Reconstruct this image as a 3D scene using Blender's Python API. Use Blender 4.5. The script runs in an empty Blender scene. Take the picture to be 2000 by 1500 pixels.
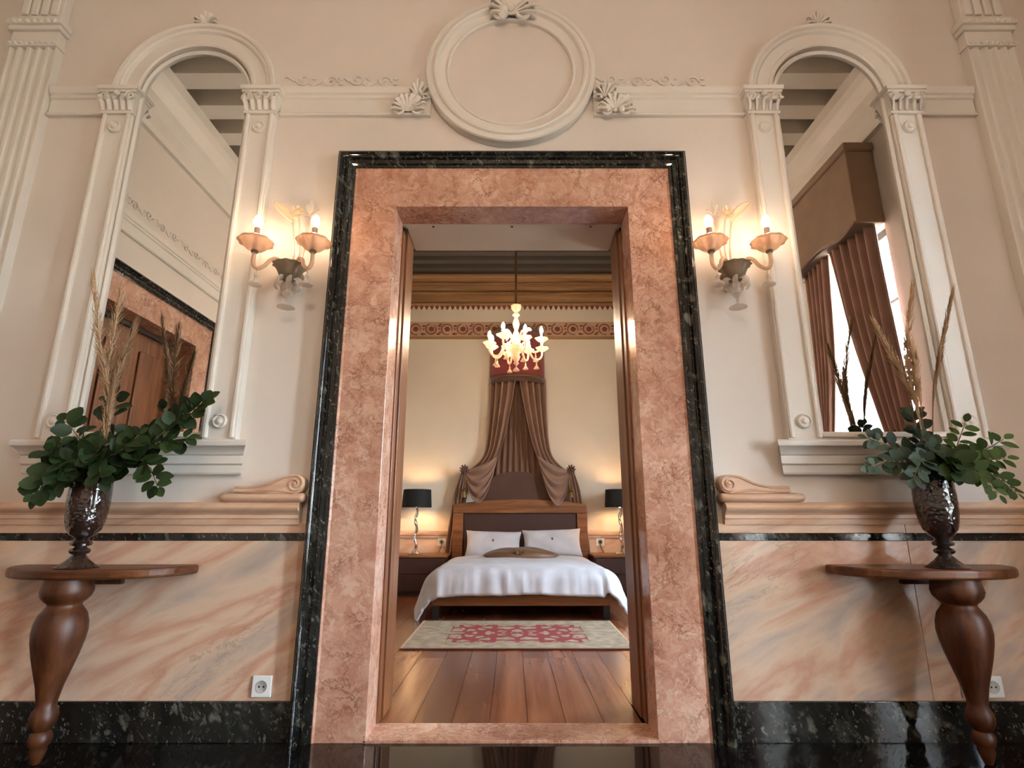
import bpy, bmesh, math, random
from mathutils import Vector, Matrix, Quaternion
PI = math.pi
random.seed(7)
scn = bpy.context.scene
COL = scn.collection

# ------------------------------------------------------------------ camera
F_PX, PITCH, DIST, EYE = 1060.0, math.atan(1060.0 / 4268.0), 2.5, 0.881
cam_d = bpy.data.cameras.new('camera'); cam = bpy.data.objects.new('camera', cam_d); COL.objects.link(cam)
cam.location = (0, -DIST, EYE); cam.rotation_euler = (PI / 2 + PITCH, 0, 0)
cam_d.sensor_fit = 'HORIZONTAL'; cam_d.sensor_width = 36; cam_d.lens = 36 * F_PX / 2000
cam_d.clip_start = 0.02
scn.camera = cam
# ------------------------------------------------------------------ exposure and sky
vs = scn.view_settings
vs.view_transform = 'Standard'; vs.look = 'None'; vs.gamma = 1.0; vs.use_curve_mapping = False
vs.exposure = 1.68
scn.cycles.use_denoising = True; scn.cycles.use_adaptive_sampling = True; scn.cycles.adaptive_threshold = 0.16
scn.cycles.max_bounces = 7; scn.cycles.diffuse_bounces = 3; scn.cycles.glossy_bounces = 4
scn.cycles.transparent_max_bounces = 8; scn.cycles.transmission_bounces = 4
scn.cycles.sample_clamp_indirect = 6.0; scn.cycles.caustics_reflective = False; scn.cycles.caustics_refractive = False
SKY, BULB, CHAN, LAMP, HALL_FILL = 31.0, 25.0, 128.0, 95.0, 170.0
world = bpy.data.worlds.new('sky'); scn.world = world; world.use_nodes = True
wn = world.node_tree.nodes; wl = world.node_tree.links; wn.clear()
wo = wn.new('ShaderNodeOutputWorld'); wb = wn.new('ShaderNodeBackground'); wr = wn.new('ShaderNodeValToRGB')
wt = wn.new('ShaderNodeTexCoord'); wx = wn.new('ShaderNodeSeparateXYZ'); wm = wn.new('ShaderNodeMapRange')
wm.inputs['From Min'].default_value = -0.3; wm.inputs['From Max'].default_value = 1.0
wl.new(wt.outputs['Generated'], wx.inputs[0]); wl.new(wx.outputs['Z'], wm.inputs['Value']); wl.new(wm.outputs[0], wr.inputs[0])
e = wr.color_ramp.elements
e[0].position = 0.17; e[0].color = (0.22, 0.23, 0.22, 1)
e[1].position = 0.25; e[1].color = (0.80, 0.90, 1.0, 1)
k = e.new(1.0); k.color = (0.50, 0.72, 1.0, 1)
wl.new(wr.outputs[0], wb.inputs['Color']); wb.inputs['Strength'].default_value = SKY
wl.new(wb.outputs[0], wo.inputs[0])

def portal(name, loc, rot, sx, sy):
    l = bpy.data.lights.new(name, 'AREA'); l.shape = 'RECTANGLE'; l.size = sx; l.size_y = sy
    l.cycles.is_portal = True
    o = bpy.data.objects.new(name, l); COL.objects.link(o); o.location = loc; o.rotation_euler = rot
    return o
# sky portals in the window openings of the right-hand facade (local -Z faces the room)
WIN = [(-2.42, -1.39), (-4.75, -3.65)]          # hall windows: y range
BWIN = (1.4, 2.5)                                # bedroom window: y range
WZ0, WZ1 = 0.25, 3.45
for i, (a, b) in enumerate(WIN):
    portal('sky_portal', (3.46, (a + b) / 2, (WZ0 + WZ1) / 2), (0, PI / 2, 0), WZ1 - WZ0, b - a)
portal('sky_portal', (3.10, sum(BWIN) / 2, 1.8), (0, PI / 2, 0), 1.6, BWIN[1] - BWIN[0])

# ------------------------------------------------------------------ helpers
def S(r, g, b):
    f = lambda v: (v / 255 / 12.92) if v / 255 <= 0.04045 else ((v / 255 + 0.055) / 1.055) ** 2.4
    return (f(r), f(g), f(b), 1.0)
CT, ST = math.cos(PITCH), math.sin(PITCH)
def at(px, py, y):
    """point of the plane at world y that the photograph shows at pixel (px, py)"""
    X, Y = px - 1000, py - 750
    fw = F_PX * CT + Y * ST; up = F_PX * ST - Y * CT
    t = (y + DIST) / fw
    return Vector((X * t, y, up * t + EYE))

WORLD = {}
class MB:
    def __init__(s): s.v = []; s.f = []
    def add(s, vs_, fs):
        n = len(s.v); s.v += [Vector(p) for p in vs_]; s.f += [tuple(i + n for i in f) for f in fs]; return s
    def box(s, x0, x1, y0, y1, z0, z1):
        return s.add([(x0, y0, z0), (x1, y0, z0), (x1, y1, z0), (x0, y1, z0), (x0, y0, z1), (x1, y0, z1), (x1, y1, z1), (x0, y1, z1)],
                     [(0, 3, 2, 1), (4, 5, 6, 7), (0, 1, 5, 4), (1, 2, 6, 5), (2, 3, 7, 6), (3, 0, 4, 7)])
    def grid(s, rows, close_u=False, close_v=False):
        m, n = len(rows), len(rows[0]); vs_ = [p for r in rows for p in r]; fs = []
        for i in range(m if close_u else m - 1):
            for j in range(n if close_v else n - 1):
                a, b = i, (i + 1) % m; c, d_ = j, (j + 1) % n
                fs.append((a * n + c, a * n + d_, b * n + d_, b * n + c))
        return s.add(vs_, fs)
    def lathe(s, prof, n=24, c=(0, 0, 0), axis='Z', caps=True, wob=None):
        """prof: (radius, height) list"""
        rows = []
        for k_, (r, h) in enumerate(prof):
            row = []
            for i in range(n):
                a = 2 * PI * i / n; rr = max(r, 1e-4)
                if wob: rr *= wob(k_, a)
                p = (rr * math.cos(a), rr * math.sin(a), h)
                if axis == 'Y': p = (p[0], -p[2], p[1])
                if axis == 'X': p = (p[2], p[0], p[1])
                row.append((p[0] + c[0], p[1] + c[1], p[2] + c[2]))
            rows.append(row)
        base = len(s.v); s.grid(rows, close_v=True)
        if caps:
            if prof[0][0] > 1e-3: s.f.append(tuple(base + i for i in range(n))[::-1])
            if prof[-1][0] > 1e-3: s.f.append(tuple(base + (len(prof) - 1) * n + i for i in range(n)))
        return s
    def tube(s, pts, r, n=8, caps=True, flat=1.0):
        pts = [Vector(p) for p in pts]; m = len(pts)
        rs = r if isinstance(r, (list, tuple)) else [r] * m
        up = None; rows = []
        for i in range(m):
            t = (pts[min(i + 1, m - 1)] - pts[max(i - 1, 0)])
            t = t.normalized() if t.length > 1e-9 else Vector((0, 0, 1))
            if up is None:
                up = t.orthogonal().normalized()
            up = (up - t * up.dot(t))
            up = up.normalized() if up.length > 1e-6 else t.orthogonal().normalized()
            w = t.cross(up)
            rows.append([pts[i] + (up * math.cos(a) + w * math.sin(a) * flat) * rs[i] for a in [2 * PI * q / n for q in range(n)]])
        base = len(s.v); s.grid(rows, close_v=True)
        if caps:
            s.f.append(tuple(base + i for i in range(n))[::-1]); s.f.append(tuple(base + (m - 1) * n + i for i in range(n)))
        return s
    def hbar(s, prof, x0, x1, mitre=0):
        """extrude a closed (protrusion, z) profile along x; the wall is y = 0 and the room is -y"""
        n = len(prof)
        a = [(x0, -p, z) for p, z in prof]; b = [(x1, -p, z) for p, z in prof]
        return s.add(a + b, [(i, (i + 1) % n, n + (i + 1) % n, n + i) for i in range(n)] + [tuple(range(n))[::-1], tuple(range(n, 2 * n))])
    def poly(s, pts2, y0, y1):
        """extrude an (x, z) outline from y0 to y1"""
        n = len(pts2)
        a = [(x, y0, z) for x, z in pts2]; b = [(x, y1, z) for x, z in pts2]
        return s.add(a + b, [(i, (i + 1) % n, n + (i + 1) % n, n + i) for i in range(n)] + [tuple(range(n))[::-1], tuple(range(n, 2 * n))])
    def polyz(s, pts2, z0, z1):
        n = len(pts2)
        a = [(x, y, z0) for x, y in pts2]; b = [(x, y, z1) for x, y in pts2]
        return s.add(a + b, [(i, (i + 1) % n, n + (i + 1) % n, n + i) for i in range(n)] + [tuple(range(n))[::-1], tuple(range(n, 2 * n))])
    def ball(s, c, r, nu=8, nv=6, sc=(1, 1, 1)):
        prof = [(math.sin(PI * i / nv) * r, -math.cos(PI * i / nv) * r) for i in range(nv + 1)]
        b = len(s.v); s.lathe(prof, nu)
        for i in range(b, len(s.v)):
            p = s.v[i]; s.v[i] = Vector((p.x * sc[0] + c[0], p.y * sc[1] + c[1], p.z * sc[2] + c[2]))
        return s
    def xf(s, M): s.v = [M @ p for p in s.v]; return s
    def mirror(s, sg):
        if sg < 0:
            s.v = [Vector((-p.x, p.y, p.z)) for p in s.v]
        return s
    def mesh(s, name, m, off=Vector((0, 0, 0)), smooth=False, ang=40):
        me = bpy.data.meshes.new(name); me.from_pydata([tuple(p - off) for p in s.v], [], s.f)
        bm = bmesh.new(); bm.from_mesh(me); bmesh.ops.remove_doubles(bm, verts=bm.verts, dist=1e-5)
        bmesh.ops.recalc_face_normals(bm, faces=bm.faces); bm.to_mesh(me); bm.free()
        if m: me.materials.append(m)
        if smooth:
            me.shade_smooth(); me.set_sharp_from_angle(angle=math.radians(ang))
        me.update(); return me
    def build(s, name, m, parent=None, smooth=False, bevel=0, origin=None, ang=40, seg=2):
        off = Vector(origin) if origin is not None else (WORLD[parent.name] if parent else Vector((0, 0, 0)))
        me = s.mesh(name, m, off, smooth, ang)
        o = bpy.data.objects.new(name, me); COL.objects.link(o)
        if parent: o.parent = parent; o.location = off - WORLD[parent.name]
        else: o.location = off
        WORLD[o.name] = off.copy()
        if bevel:
            b = o.modifiers.new('bevel', 'BEVEL'); b.width = bevel; b.segments = seg; b.limit_method = 'ANGLE'; b.angle_limit = math.radians(35)
        return o
def put(me, name, parent, loc, rot=None):
    """one more object on shared mesh data, loc in world space"""
    o = bpy.data.objects.new(name, me); COL.objects.link(o); o.parent = parent
    o.location = Vector(loc) - WORLD[parent.name]
    if rot is not None:
        if isinstance(rot, Quaternion): o.rotation_mode = 'QUATERNION'; o.rotation_quaternion = rot
        else: o.rotation_euler = rot
    return o
def thing(name, label, cat, loc=(0, 0, 0), group=None, kind=None):
    o = bpy.data.objects.new(name, None); COL.objects.link(o); o.location = loc; o.empty_display_size = 0.1
    WORLD[o.name] = Vector(loc)
    return tag(o, label, cat, group, kind)
def tag(o, label=None, cat=None, group=None, kind=None):
    if label: o['label'] = label
    if cat: o['category'] = cat
    if group: o['group'] = group
    if kind: o['kind'] = kind
    return o
def struct(name, loc=(0, 0, 0), label=None):
    return thing(name, label, None, loc, None, 'structure')
def st(o, label=None): return tag(o, label, None, None, 'structure')
def cr(pts, n=6):
    """Catmull-Rom smoothing of a polyline"""
    P_ = [Vector(p) for p in pts]; out = []
    for i in range(len(P_) - 1):
        p0 = P_[max(i - 1, 0)]; p1 = P_[i]; p2 = P_[i + 1]; p3 = P_[min(i + 2, len(P_) - 1)]
        for q in range(n):
            t = q / n
            out.append(0.5 * ((2 * p1) + (p2 - p0) * t + (2 * p0 - 5 * p1 + 4 * p2 - p3) * t * t + (3 * p1 - p0 - 3 * p2 + p3) * t ** 3))
    out.append(P_[-1]); return out
def lerp(a, b, t): return a + (b - a) * t
def interp(tab, t):
    for (a, va), (b, vb) in zip(tab, tab[1:]):
        if t <= b: return lerp(va, vb, (t - a) / (b - a) if b > a else 0)
    return tab[-1][1]
def spiral(cx, cz, y, r0, r1, turns, a0, n=28, sg=1):
    return [(cx + sg * lerp(r0, r1, i / n) * math.cos(a0 + 2 * PI * turns * i / n), y, cz + lerp(r0, r1, i / n) * math.sin(a0 + 2 * PI * turns * i / n)) for i in range(n + 1)]

# ------------------------------------------------------------------ materials
class NT:
    def __init__(s, name):
        s.m = bpy.data.materials.new(name); s.m.use_nodes = True
        s.n = s.m.node_tree.nodes; s.l = s.m.node_tree.links
        s.b = s.n['Principled BSDF']; s.out = s.n['Material Output']
    def node(s, t, **kw):
        o = s.n.new(t)
        for k_, v in kw.items():
            if k_ in o.inputs: o.inputs[k_].default_value = v
            else: setattr(o, k_, v)
        return o
    def link(s, a, b): s.l.new(a, b)
    def coord(s, scale=(1, 1, 1), rot=(0, 0, 0), rnd=0.0, kind='Object'):
        t = s.node('ShaderNodeTexCoord'); mp = s.node('ShaderNodeMapping')
        mp.inputs['Scale'].default_value = scale
        r = s.node('ShaderNodeMapping'); r.inputs['Rotation'].default_value = rot
        s.link(t.outputs[kind], r.inputs[0]); s.link(r.outputs[0], mp.inputs[0])
        if rnd:
            oi = s.node('ShaderNodeObjectInfo'); mu = s.node('ShaderNodeMath', operation='MULTIPLY'); mu.inputs[1].default_value = rnd
            s.link(oi.outputs['Random'], mu.inputs[0]); s.link(mu.outputs[0], mp.inputs['Location'])
        return mp.outputs[0]
    def noise(s, v, scale=5, detail=4, rough=0.5, dist=0.0):
        o = s.node('ShaderNodeTexNoise'); o.inputs['Scale'].default_value = scale; o.inputs['Detail'].default_value = detail
        o.inputs['Roughness'].default_value = rough; o.inputs['Distortion'].default_value = dist
        s.link(v, o.inputs['Vector']); return o
    def voro(s, v, scale=5, feat='F1', rnd=1.0):
        o = s.node('ShaderNodeTexVoronoi'); o.feature = feat; o.inputs['Scale'].default_value = scale; o.inputs['Randomness'].default_value = rnd
        s.link(v, o.inputs['Vector']); return o
    def ramp(s, fac, stops, interp_='LINEAR'):
        o = s.node('ShaderNodeValToRGB'); cr_ = o.color_ramp; cr_.interpolation = interp_
        while len(cr_.elements) > 1: cr_.elements.remove(cr_.elements[-1])
        cr_.elements[0].position = stops[0][0]; cr_.elements[0].color = stops[0][1]
        for p, c in stops[1:]:
            k_ = cr_.elements.new(p); k_.color = c
        s.link(fac, o.inputs[0]); return o.outputs[0]
    def mix(s, fac, a, b, mode='MIX'):
        o = s.node('ShaderNodeMix', data_type='RGBA', blend_type=mode)
        for sock, v in ((o.inputs[0], fac), (o.inputs[6], a), (o.inputs[7], b)):
            if hasattr(v, 'is_linked') or hasattr(v, 'links'): s.link(v, sock)
            else: sock.default_value = v
        return o.outputs[2]
    def bump(s, h, strength=0.2, dist=0.01):
        o = s.node('ShaderNodeBump'); o.inputs['Strength'].default_value = strength; o.inputs['Distance'].default_value = dist
        s.link(h, o.inputs['Height']); s.link(o.outputs[0], s.b.inputs['Normal']); return o
    def set(s, color=None, rough=None, metal=None, spec=None, **kw):
        if color is not None:
            if hasattr(color, 'links'): s.link(color, s.b.inputs['Base Color'])
            else: s.b.inputs['Base Color'].default_value = color
        if rough is not None:
            if hasattr(rough, 'links'): s.link(rough, s.b.inputs['Roughness'])
            else: s.b.inputs['Roughness'].default_value = rough
        if metal is not None: s.b.inputs['Metallic'].default_value = metal
        if spec is not None: s.b.inputs['Specular IOR Level'].default_value = spec
        for k_, v in kw.items(): s.b.inputs[k_.replace('_', ' ')].default_value = v
        return s.m
W1 = (1, 1, 1, 1); K0 = (0, 0, 0, 1)
def m_plain(name, c, rough=0.6, metal=0, var=0.08, scale=6, bump=0.0, **kw):
    t = NT(name); n = t.noise(t.coord(), scale, 4)
    d_ = tuple(x * (1 - var) for x in c[:3]) + (1,); l_ = tuple(min(1, x * (1 + var)) for x in c[:3]) + (1,)
    t.set(t.ramp(n.outputs[0], [(0.3, d_), (0.7, l_)]), rough, metal, **kw)
    if bump: t.bump(n.outputs[0], bump, 0.01)
    return t.m
def m_plaster(name, c, rough=0.55):
    t = NT(name); v = t.coord(); n = t.noise(v, 1.3, 5, 0.6); f = t.noise(v, 60, 3)
    d_ = tuple(x * 0.93 for x in c[:3]) + (1,)
    t.set(t.ramp(n.outputs[0], [(0.3, d_), (0.65, c)]), rough); t.bump(f.outputs[0], 0.05, 0.004); return t.m
M = {}
M['plaster'] = m_plaster('wall_plaster', S(226, 213, 201))
M['stucco'] = m_plaster('white_stucco', S(230, 221, 210), 0.45)
M['ceiling'] = m_plaster('ceiling_paint', S(214, 202, 186))
M['bedwall'] = m_plaster('bedroom_plaster', S(218, 202, 182))
def mk_casing():
    t = NT('rose_casing_marble'); v = t.coord()
    w = t.noise(v, 7, 5, 0.6); wv = t.mix(0.22, v, w.outputs['Color'])
    base = t.ramp(t.noise(wv, 16, 7, 0.7, 0.9).outputs[0], [(0.26, S(178, 124, 102)), (0.45, S(208, 158, 134)), (0.58, S(224, 182, 158)), (0.78, S(236, 204, 182))])
    pat = t.ramp(t.noise(v, 2.2, 4).outputs[0], [(0.3, S(214, 196, 186)), (0.7, W1)])
    base = t.mix(1.0, base, pat, 'MULTIPLY')
    w2 = t.noise(v, 30, 4, 0.6); wv2 = t.mix(0.05, wv, w2.outputs['Color'])
    e1 = t.voro(wv2, 24, 'DISTANCE_TO_EDGE'); f1 = t.ramp(e1.outputs[0], [(0.0, W1), (0.10, K0)])
    msk = t.ramp(t.noise(v, 8, 5, 0.6).outputs[0], [(0.42, K0), (0.62, (0.85, 0.85, 0.85, 1))])
    c = t.mix(t.mix(1.0, f1, msk, 'MULTIPLY'), base, S(128, 78, 56))
    e2 = t.voro(t.mix(0.35, v, w.outputs['Color']), 1.3, 'DISTANCE_TO_EDGE'); f2 = t.ramp(e2.outputs[0], [(0.0, (0.45, 0.45, 0.45, 1)), (0.006, K0)])
    c = t.mix(f2, c, S(228, 205, 185))
    return t.set(c, 0.16, spec=0.45)
M['casing'] = mk_casing()
def mk_panel():
    t = NT('peach_panel_marble'); v = t.coord((0.5, 1.0, 1.7), (0, math.radians(27), 0), rnd=9.0)
    n = t.noise(v, 2.0, 8, 0.55, 0.5)
    base = t.ramp(n.outputs[0], [(0.26, S(158, 142, 132)), (0.37, S(186, 164, 148)), (0.44, S(214, 182, 156)), (0.51, S(200, 152, 126)), (0.58, S(218, 186, 160)), (0.66, S(194, 146, 122)), (0.78, S(176, 152, 138))])
    vn = t.noise(v, 5.5, 8, 0.7, 0.8)
    vf = t.ramp(vn.outputs[0], [(0.475, K0), (0.495, (0.45, 0.45, 0.45, 1)), (0.515, K0)])
    mk = t.ramp(t.noise(v, 1.4, 3).outputs[0], [(0.5, K0), (0.68, W1)])
    return t.set(t.mix(t.mix(1.0, vf, mk, 'MULTIPLY'), base, S(112, 92, 82)), 0.16, spec=0.45)
M['panel'] = mk_panel()
def mk_rail():
    t = NT('peach_rail_marble'); v = t.coord((0.5, 1, 2), (0, math.radians(14), 0))
    n = t.noise(v, 3, 6, 0.6, 0.4)
    return t.set(t.ramp(n.outputs[0], [(0.25, S(150, 120, 104)), (0.42, S(206, 164, 134)), (0.6, S(222, 186, 158)), (0.75, S(196, 146, 116))]), 0.2, spec=0.45)
M['rail'] = mk_rail()
def mk_black(name, scale=1.0, rough=0.07):
    t = NT(name); v = t.coord((1.25, 1.1, 0.75), (0, 0.5, 0)); w = t.noise(v, 12, 5, 0.65)
    wv = t.mix(0.11, v, w.outputs['Color'])
    def frag(sc_, lo, hi, d0, d1):
        a_ = t.voro(wv, sc_ * scale, 'F1'); sp = t.node('ShaderNodeSeparateColor'); t.link(a_.outputs['Color'], sp.inputs[0])
        return t.mix(1.0, t.ramp(sp.outputs[0], [(lo, K0), (hi, W1)]), t.ramp(a_.outputs['Distance'], [(d0, W1), (d1, K0)]), 'MULTIPLY')
    base = t.ramp(t.noise(v, 7, 8, 0.75).outputs[0], [(0.36, S(14, 14, 13)), (0.55, S(34, 34, 31)), (0.68, S(62, 61, 55)), (0.8, S(40, 40, 36))])
    fc = t.ramp(t.noise(v, 24, 5, 0.6).outputs[0], [(0.3, S(50, 50, 45)), (0.6, S(112, 110, 98))])
    c = t.mix(frag(14, 0.72, 0.86, 0.18, 0.36), base, fc)
    c = t.mix(frag(34, 0.66, 0.84, 0.15, 0.42), c, S(92, 90, 80)); c = t.mix(frag(75, 0.70, 0.9, 0.15, 0.45), c, S(112, 110, 100))
    return t.set(c, rough, spec=0.5)
M['black'] = mk_black('black_fossil_marble')
def mk_floor():
    t = NT('polished_black_floor'); v = t.coord(); n = t.noise(v, 9, 7, 0.7)
    return t.set(t.ramp(n.outputs[0], [(0.4, S(10, 9, 9)), (0.62, S(22, 21, 20)), (0.75, S(44, 41, 38))]), 0.05, spec=0.5)
M['floor'] = mk_floor()
def mk_wood(name, c0, c1, c2, axis=2, scale=1.0, rough=0.4, rnd=7.0):
    t = NT(name); sc = [9 * scale] * 3; sc[axis] = 0.7 * scale
    v = t.coord(tuple(sc), rnd=rnd); n = t.noise(v, 2.4, 7, 0.6, 0.7); f = t.noise(v, 11, 4)
    c = t.ramp(n.outputs[0], [(0.28, c0), (0.5, c1), (0.72, c2)])
    c = t.mix(t.ramp(f.outputs[0], [(0.35, (0.22, 0.22, 0.22, 1)), (0.6, K0)]), c, c0)
    t.set(c, rough, spec=0.4); t.bump(f.outputs[0], 0.08, 0.003); return t.m
M['table'] = mk_wood('turned_walnut', S(48, 22, 10), S(82, 43, 21), S(106, 61, 33), 2, 1.0, 0.42)
M['tabletop'] = mk_wood('slab_walnut', S(62, 30, 14), S(102, 58, 30), S(132, 82, 46), 0, 0.8, 0.38)
M['oak'] = mk_wood('oak_lining', S(84, 46, 24), S(124, 74, 42), S(150, 96, 58), 2, 1.0, 0.38)
M['bedwood'] = mk_wood('honey_bed_wood', S(96, 54, 26), S(134, 82, 44), S(158, 104, 62), 0, 0.8, 0.35)
M['cornwood'] = mk_wood('painted_cornice_wood', S(120, 84, 52), S(158, 118, 80), S(182, 146, 106), 0, 0.5, 0.4)
def mk_plank():
    t = NT('oak_floor_plank'); oi = t.node('ShaderNodeObjectInfo')
    v = t.coord((7, 0.4, 7), rnd=13.0); n = t.noise(v, 1.6, 5, 0.55, 0.25)
    c = t.ramp(n.outputs[0], [(0.28, S(110, 60, 35)), (0.5, S(148, 88, 55)), (0.72, S(172, 112, 74))])
    tint = t.ramp(oi.outputs['Random'], [(0.0, S(196, 190, 186)), (0.5, S(232, 226, 222)), (1.0, W1)])
    return t.set(t.mix(1.0, c, tint, 'MULTIPLY'), 0.24, spec=0.45)
M['plank'] = mk_plank()
M['darkceil'] = m_plain('dark_ceiling_boards', S(58, 52, 48), 0.6)
M['darkbeam'] = m_plain('dark_ceiling_beam', S(84, 76, 70), 0.55)
M['mirror'] = NT('mirror_silver').set((0.86, 0.85, 0.83, 1), 0.0, 1.0)
def mk_fabric(name, c, rough=0.85, sheen=0.3, scale=220):
    t = NT(name); v = t.coord(); n = t.noise(v, 5, 4); f = t.noise(v, scale, 2)
    d_ = tuple(x * 0.8 for x in c[:3]) + (1,)
    t.set(t.ramp(n.outputs[0], [(0.3, d_), (0.7, c)]), rough); t.b.inputs['Sheen Weight'].default_value = sheen
    t.bump(f.outputs[0], 0.12, 0.002); return t.m
M['curtain'] = mk_fabric('russet_curtain', S(178, 138, 122))
M['pelmet'] = mk_fabric('brown_pelmet_fabric', S(156, 126, 100))
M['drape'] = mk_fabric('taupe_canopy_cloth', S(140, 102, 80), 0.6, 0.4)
M['drapeback'] = mk_fabric('darker_canopy_lining', S(122, 84, 62), 0.7, 0.2)  # a darker brown than the drape cloth
M['valance'] = mk_fabric('wine_red_valance', S(136, 52, 52))
M['fringe'] = mk_fabric('brown_fringe', S(86, 54, 40))
M['linen'] = mk_fabric('white_bed_linen', S(202, 195, 198), 0.8, 0.1)
M['cushion'] = mk_fabric('bronze_cushion_cloth', S(112, 76, 48), 0.5, 0.1)
M['leather'] = m_plain('dark_brown_leather', S(62, 30, 22), 0.5, 0, 0.1, 40, 0.1)
M['darkwood'] = m_plain('dark_lacquered_wood', S(48, 22, 18), 0.35)
M['blackmetal'] = m_plain('black_leg_metal', S(22, 20, 19), 0.4)
M['shade'] = mk_fabric('black_lamp_shade', S(14, 13, 13), 0.8, 0.0)
M['chrome'] = NT('polished_silver').set((0.75, 0.72, 0.68, 1), 0.12, 1.0)
M['brass'] = NT('aged_brass').set(S(150, 118, 66), 0.35, 1.0)
M['iron'] = m_plain('chandelier_rod_metal', S(96, 70, 48), 0.4, 0.6)
M['plastic'] = m_plain('white_socket_plastic', S(232, 230, 226), 0.35, 0, 0.01)
M['socketin'] = m_plain('grey_socket_recess', S(176, 172, 164), 0.4, 0, 0.02)
M['hole'] = m_plain('dark_hole', S(26, 22, 20), 0.7)
def mk_glass(name, c, transp=0.45, rough=0.12, transl=0.4):
    t = NT(name); t.set(c, rough, spec=0.6)
    tr = t.node('ShaderNodeBsdfTranslucent'); tr.inputs['Color'].default_value = c
    tp = t.node('ShaderNodeBsdfTransparent'); tp.inputs['Color'].default_value = tuple(0.5 + 0.5 * x for x in c[:3]) + (1,)
    m1 = t.node('ShaderNodeMixShader'); m1.inputs[0].default_value = transl
    m2 = t.node('ShaderNodeMixShader')
    fr = t.node('ShaderNodeLayerWeight'); fr.inputs[0].default_value = 0.35
    rp = t.node('ShaderNodeMapRange'); rp.inputs['To Min'].default_value = transp; rp.inputs['To Max'].default_value = transp * 0.15
    t.link(fr.outputs['Facing'], rp.inputs['Value']); t.link(rp.outputs[0], m2.inputs[0])
    t.link(t.b.outputs[0], m1.inputs[1]); t.link(tr.outputs[0], m1.inputs[2])
    t.link(m1.outputs[0], m2.inputs[1]); t.link(tp.outputs[0], m2.inputs[2]); t.link(m2.outputs[0], t.out.inputs['Surface'])
    return t.m
M['peachglass'] = mk_glass('peach_blown_glass', S(232, 202, 176), 0.5)
M['smokeglass'] = mk_glass('smoky_grey_glass', S(150, 136, 116), 0.35)
M['clearglass'] = mk_glass('clear_blown_glass', S(236, 226, 214), 0.62)
M['goldglass'] = mk_glass('gold_flecked_glass', S(240, 224, 198), 0.35)
M['changlass'] = mk_glass('milky_pink_glass', S(240, 212, 186), 0.3)
M['candle'] = m_plain('candle_sleeve', S(176, 138, 120), 0.5)
def mk_emit(name, c, s_):
    t = NT(name); t.b.inputs['Base Color'].default_value = (0.9, 0.9, 0.9, 1)
    t.b.inputs['Emission Color'].default_value = c; t.b.inputs['Emission Strength'].default_value = s_; return t.m
M['bulb'] = mk_emit('lit_candle_bulb', (1.0, 0.74, 0.50, 1), BULB)
M['bulb2'] = mk_emit('lit_chandelier_bulb', (1.0, 0.76, 0.52, 1), CHAN)
M['fillbulb'] = mk_emit('hall_fill_bulb', (1.0, 0.79, 0.60, 1), HALL_FILL)  # bulbs of the chandelier added to brighten the hall
M['bulb3'] = mk_emit('lit_lamp_bulb', (1.0, 0.60, 0.28, 1), LAMP)
def mk_vase():
    t = NT('dark_amber_hammered_glass'); v = t.coord(); e1 = t.voro(v, 60, 'F1')
    t.set(t.ramp(t.noise(v, 12, 3).outputs[0], [(0.35, S(20, 14, 12)), (0.6, S(52, 34, 26)), (0.75, S(84, 58, 44))]), 0.08, spec=0.7)
    t.bump(e1.outputs['Distance'], 0.6, 0.006); t.b.inputs['Coat Weight'].default_value = 0.5
    return t.m
M['vase'] = mk_vase()
def mk_leaf(name, c0, c1):
    t = NT(name); oi = t.node('ShaderNodeObjectInfo')
    t.set(t.ramp(oi.outputs['Random'], [(0.0, c0), (1.0, c1)]), 0.55, spec=0.35)
    tr = t.node('ShaderNodeBsdfTranslucent'); tr.inputs['Color'].default_value = c1
    mx = t.node('ShaderNodeMixShader'); mx.inputs[0].default_value = 0.18
    t.link(t.b.outputs[0], mx.inputs[1]); t.link(tr.outputs[0], mx.inputs[2]); t.link(mx.outputs[0], t.out.inputs['Surface'])
    return t.m
M['leaf'] = mk_leaf('deep_green_leaf', S(28, 42, 20), S(52, 72, 34))
M['leaf2'] = mk_leaf('grey_green_leaf', S(42, 56, 44), S(72, 88, 66))
M['leaf3'] = mk_leaf('fresh_green_leaf', S(40, 66, 26), S(78, 104, 44))
M['stem'] = m_plain('woody_stem', S(112, 88, 58), 0.7)
M['plume'] = m_plain('dry_pampas', S(196, 162, 126), 0.9, 0, 0.15, 30)
M['plumed'] = m_plain('dry_pampas_dark', S(162, 128, 96), 0.9, 0, 0.15, 30)
def mk_pane():
    t = NT('window_glass'); gl = t.node('ShaderNodeBsdfGlossy'); gl.inputs['Roughness'].default_value = 0.0
    tp = t.node('ShaderNodeBsdfTransparent'); tp.inputs['Color'].default_value = (0.94, 0.97, 0.97, 1)
    mx = t.node('ShaderNodeMixShader'); mx.inputs[0].default_value = 0.06
    t.link(tp.outputs[0], mx.inputs[1]); t.link(gl.outputs[0], mx.inputs[2]); t.link(mx.outputs[0], t.out.inputs['Surface']); return t.m
M['pane'] = mk_pane()
M['frieze'] = m_plain('frieze_ground', S(190, 150, 120), 0.6)
M['friezered'] = m_plain('frieze_red_brown', S(120, 62, 46), 0.6)
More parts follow.
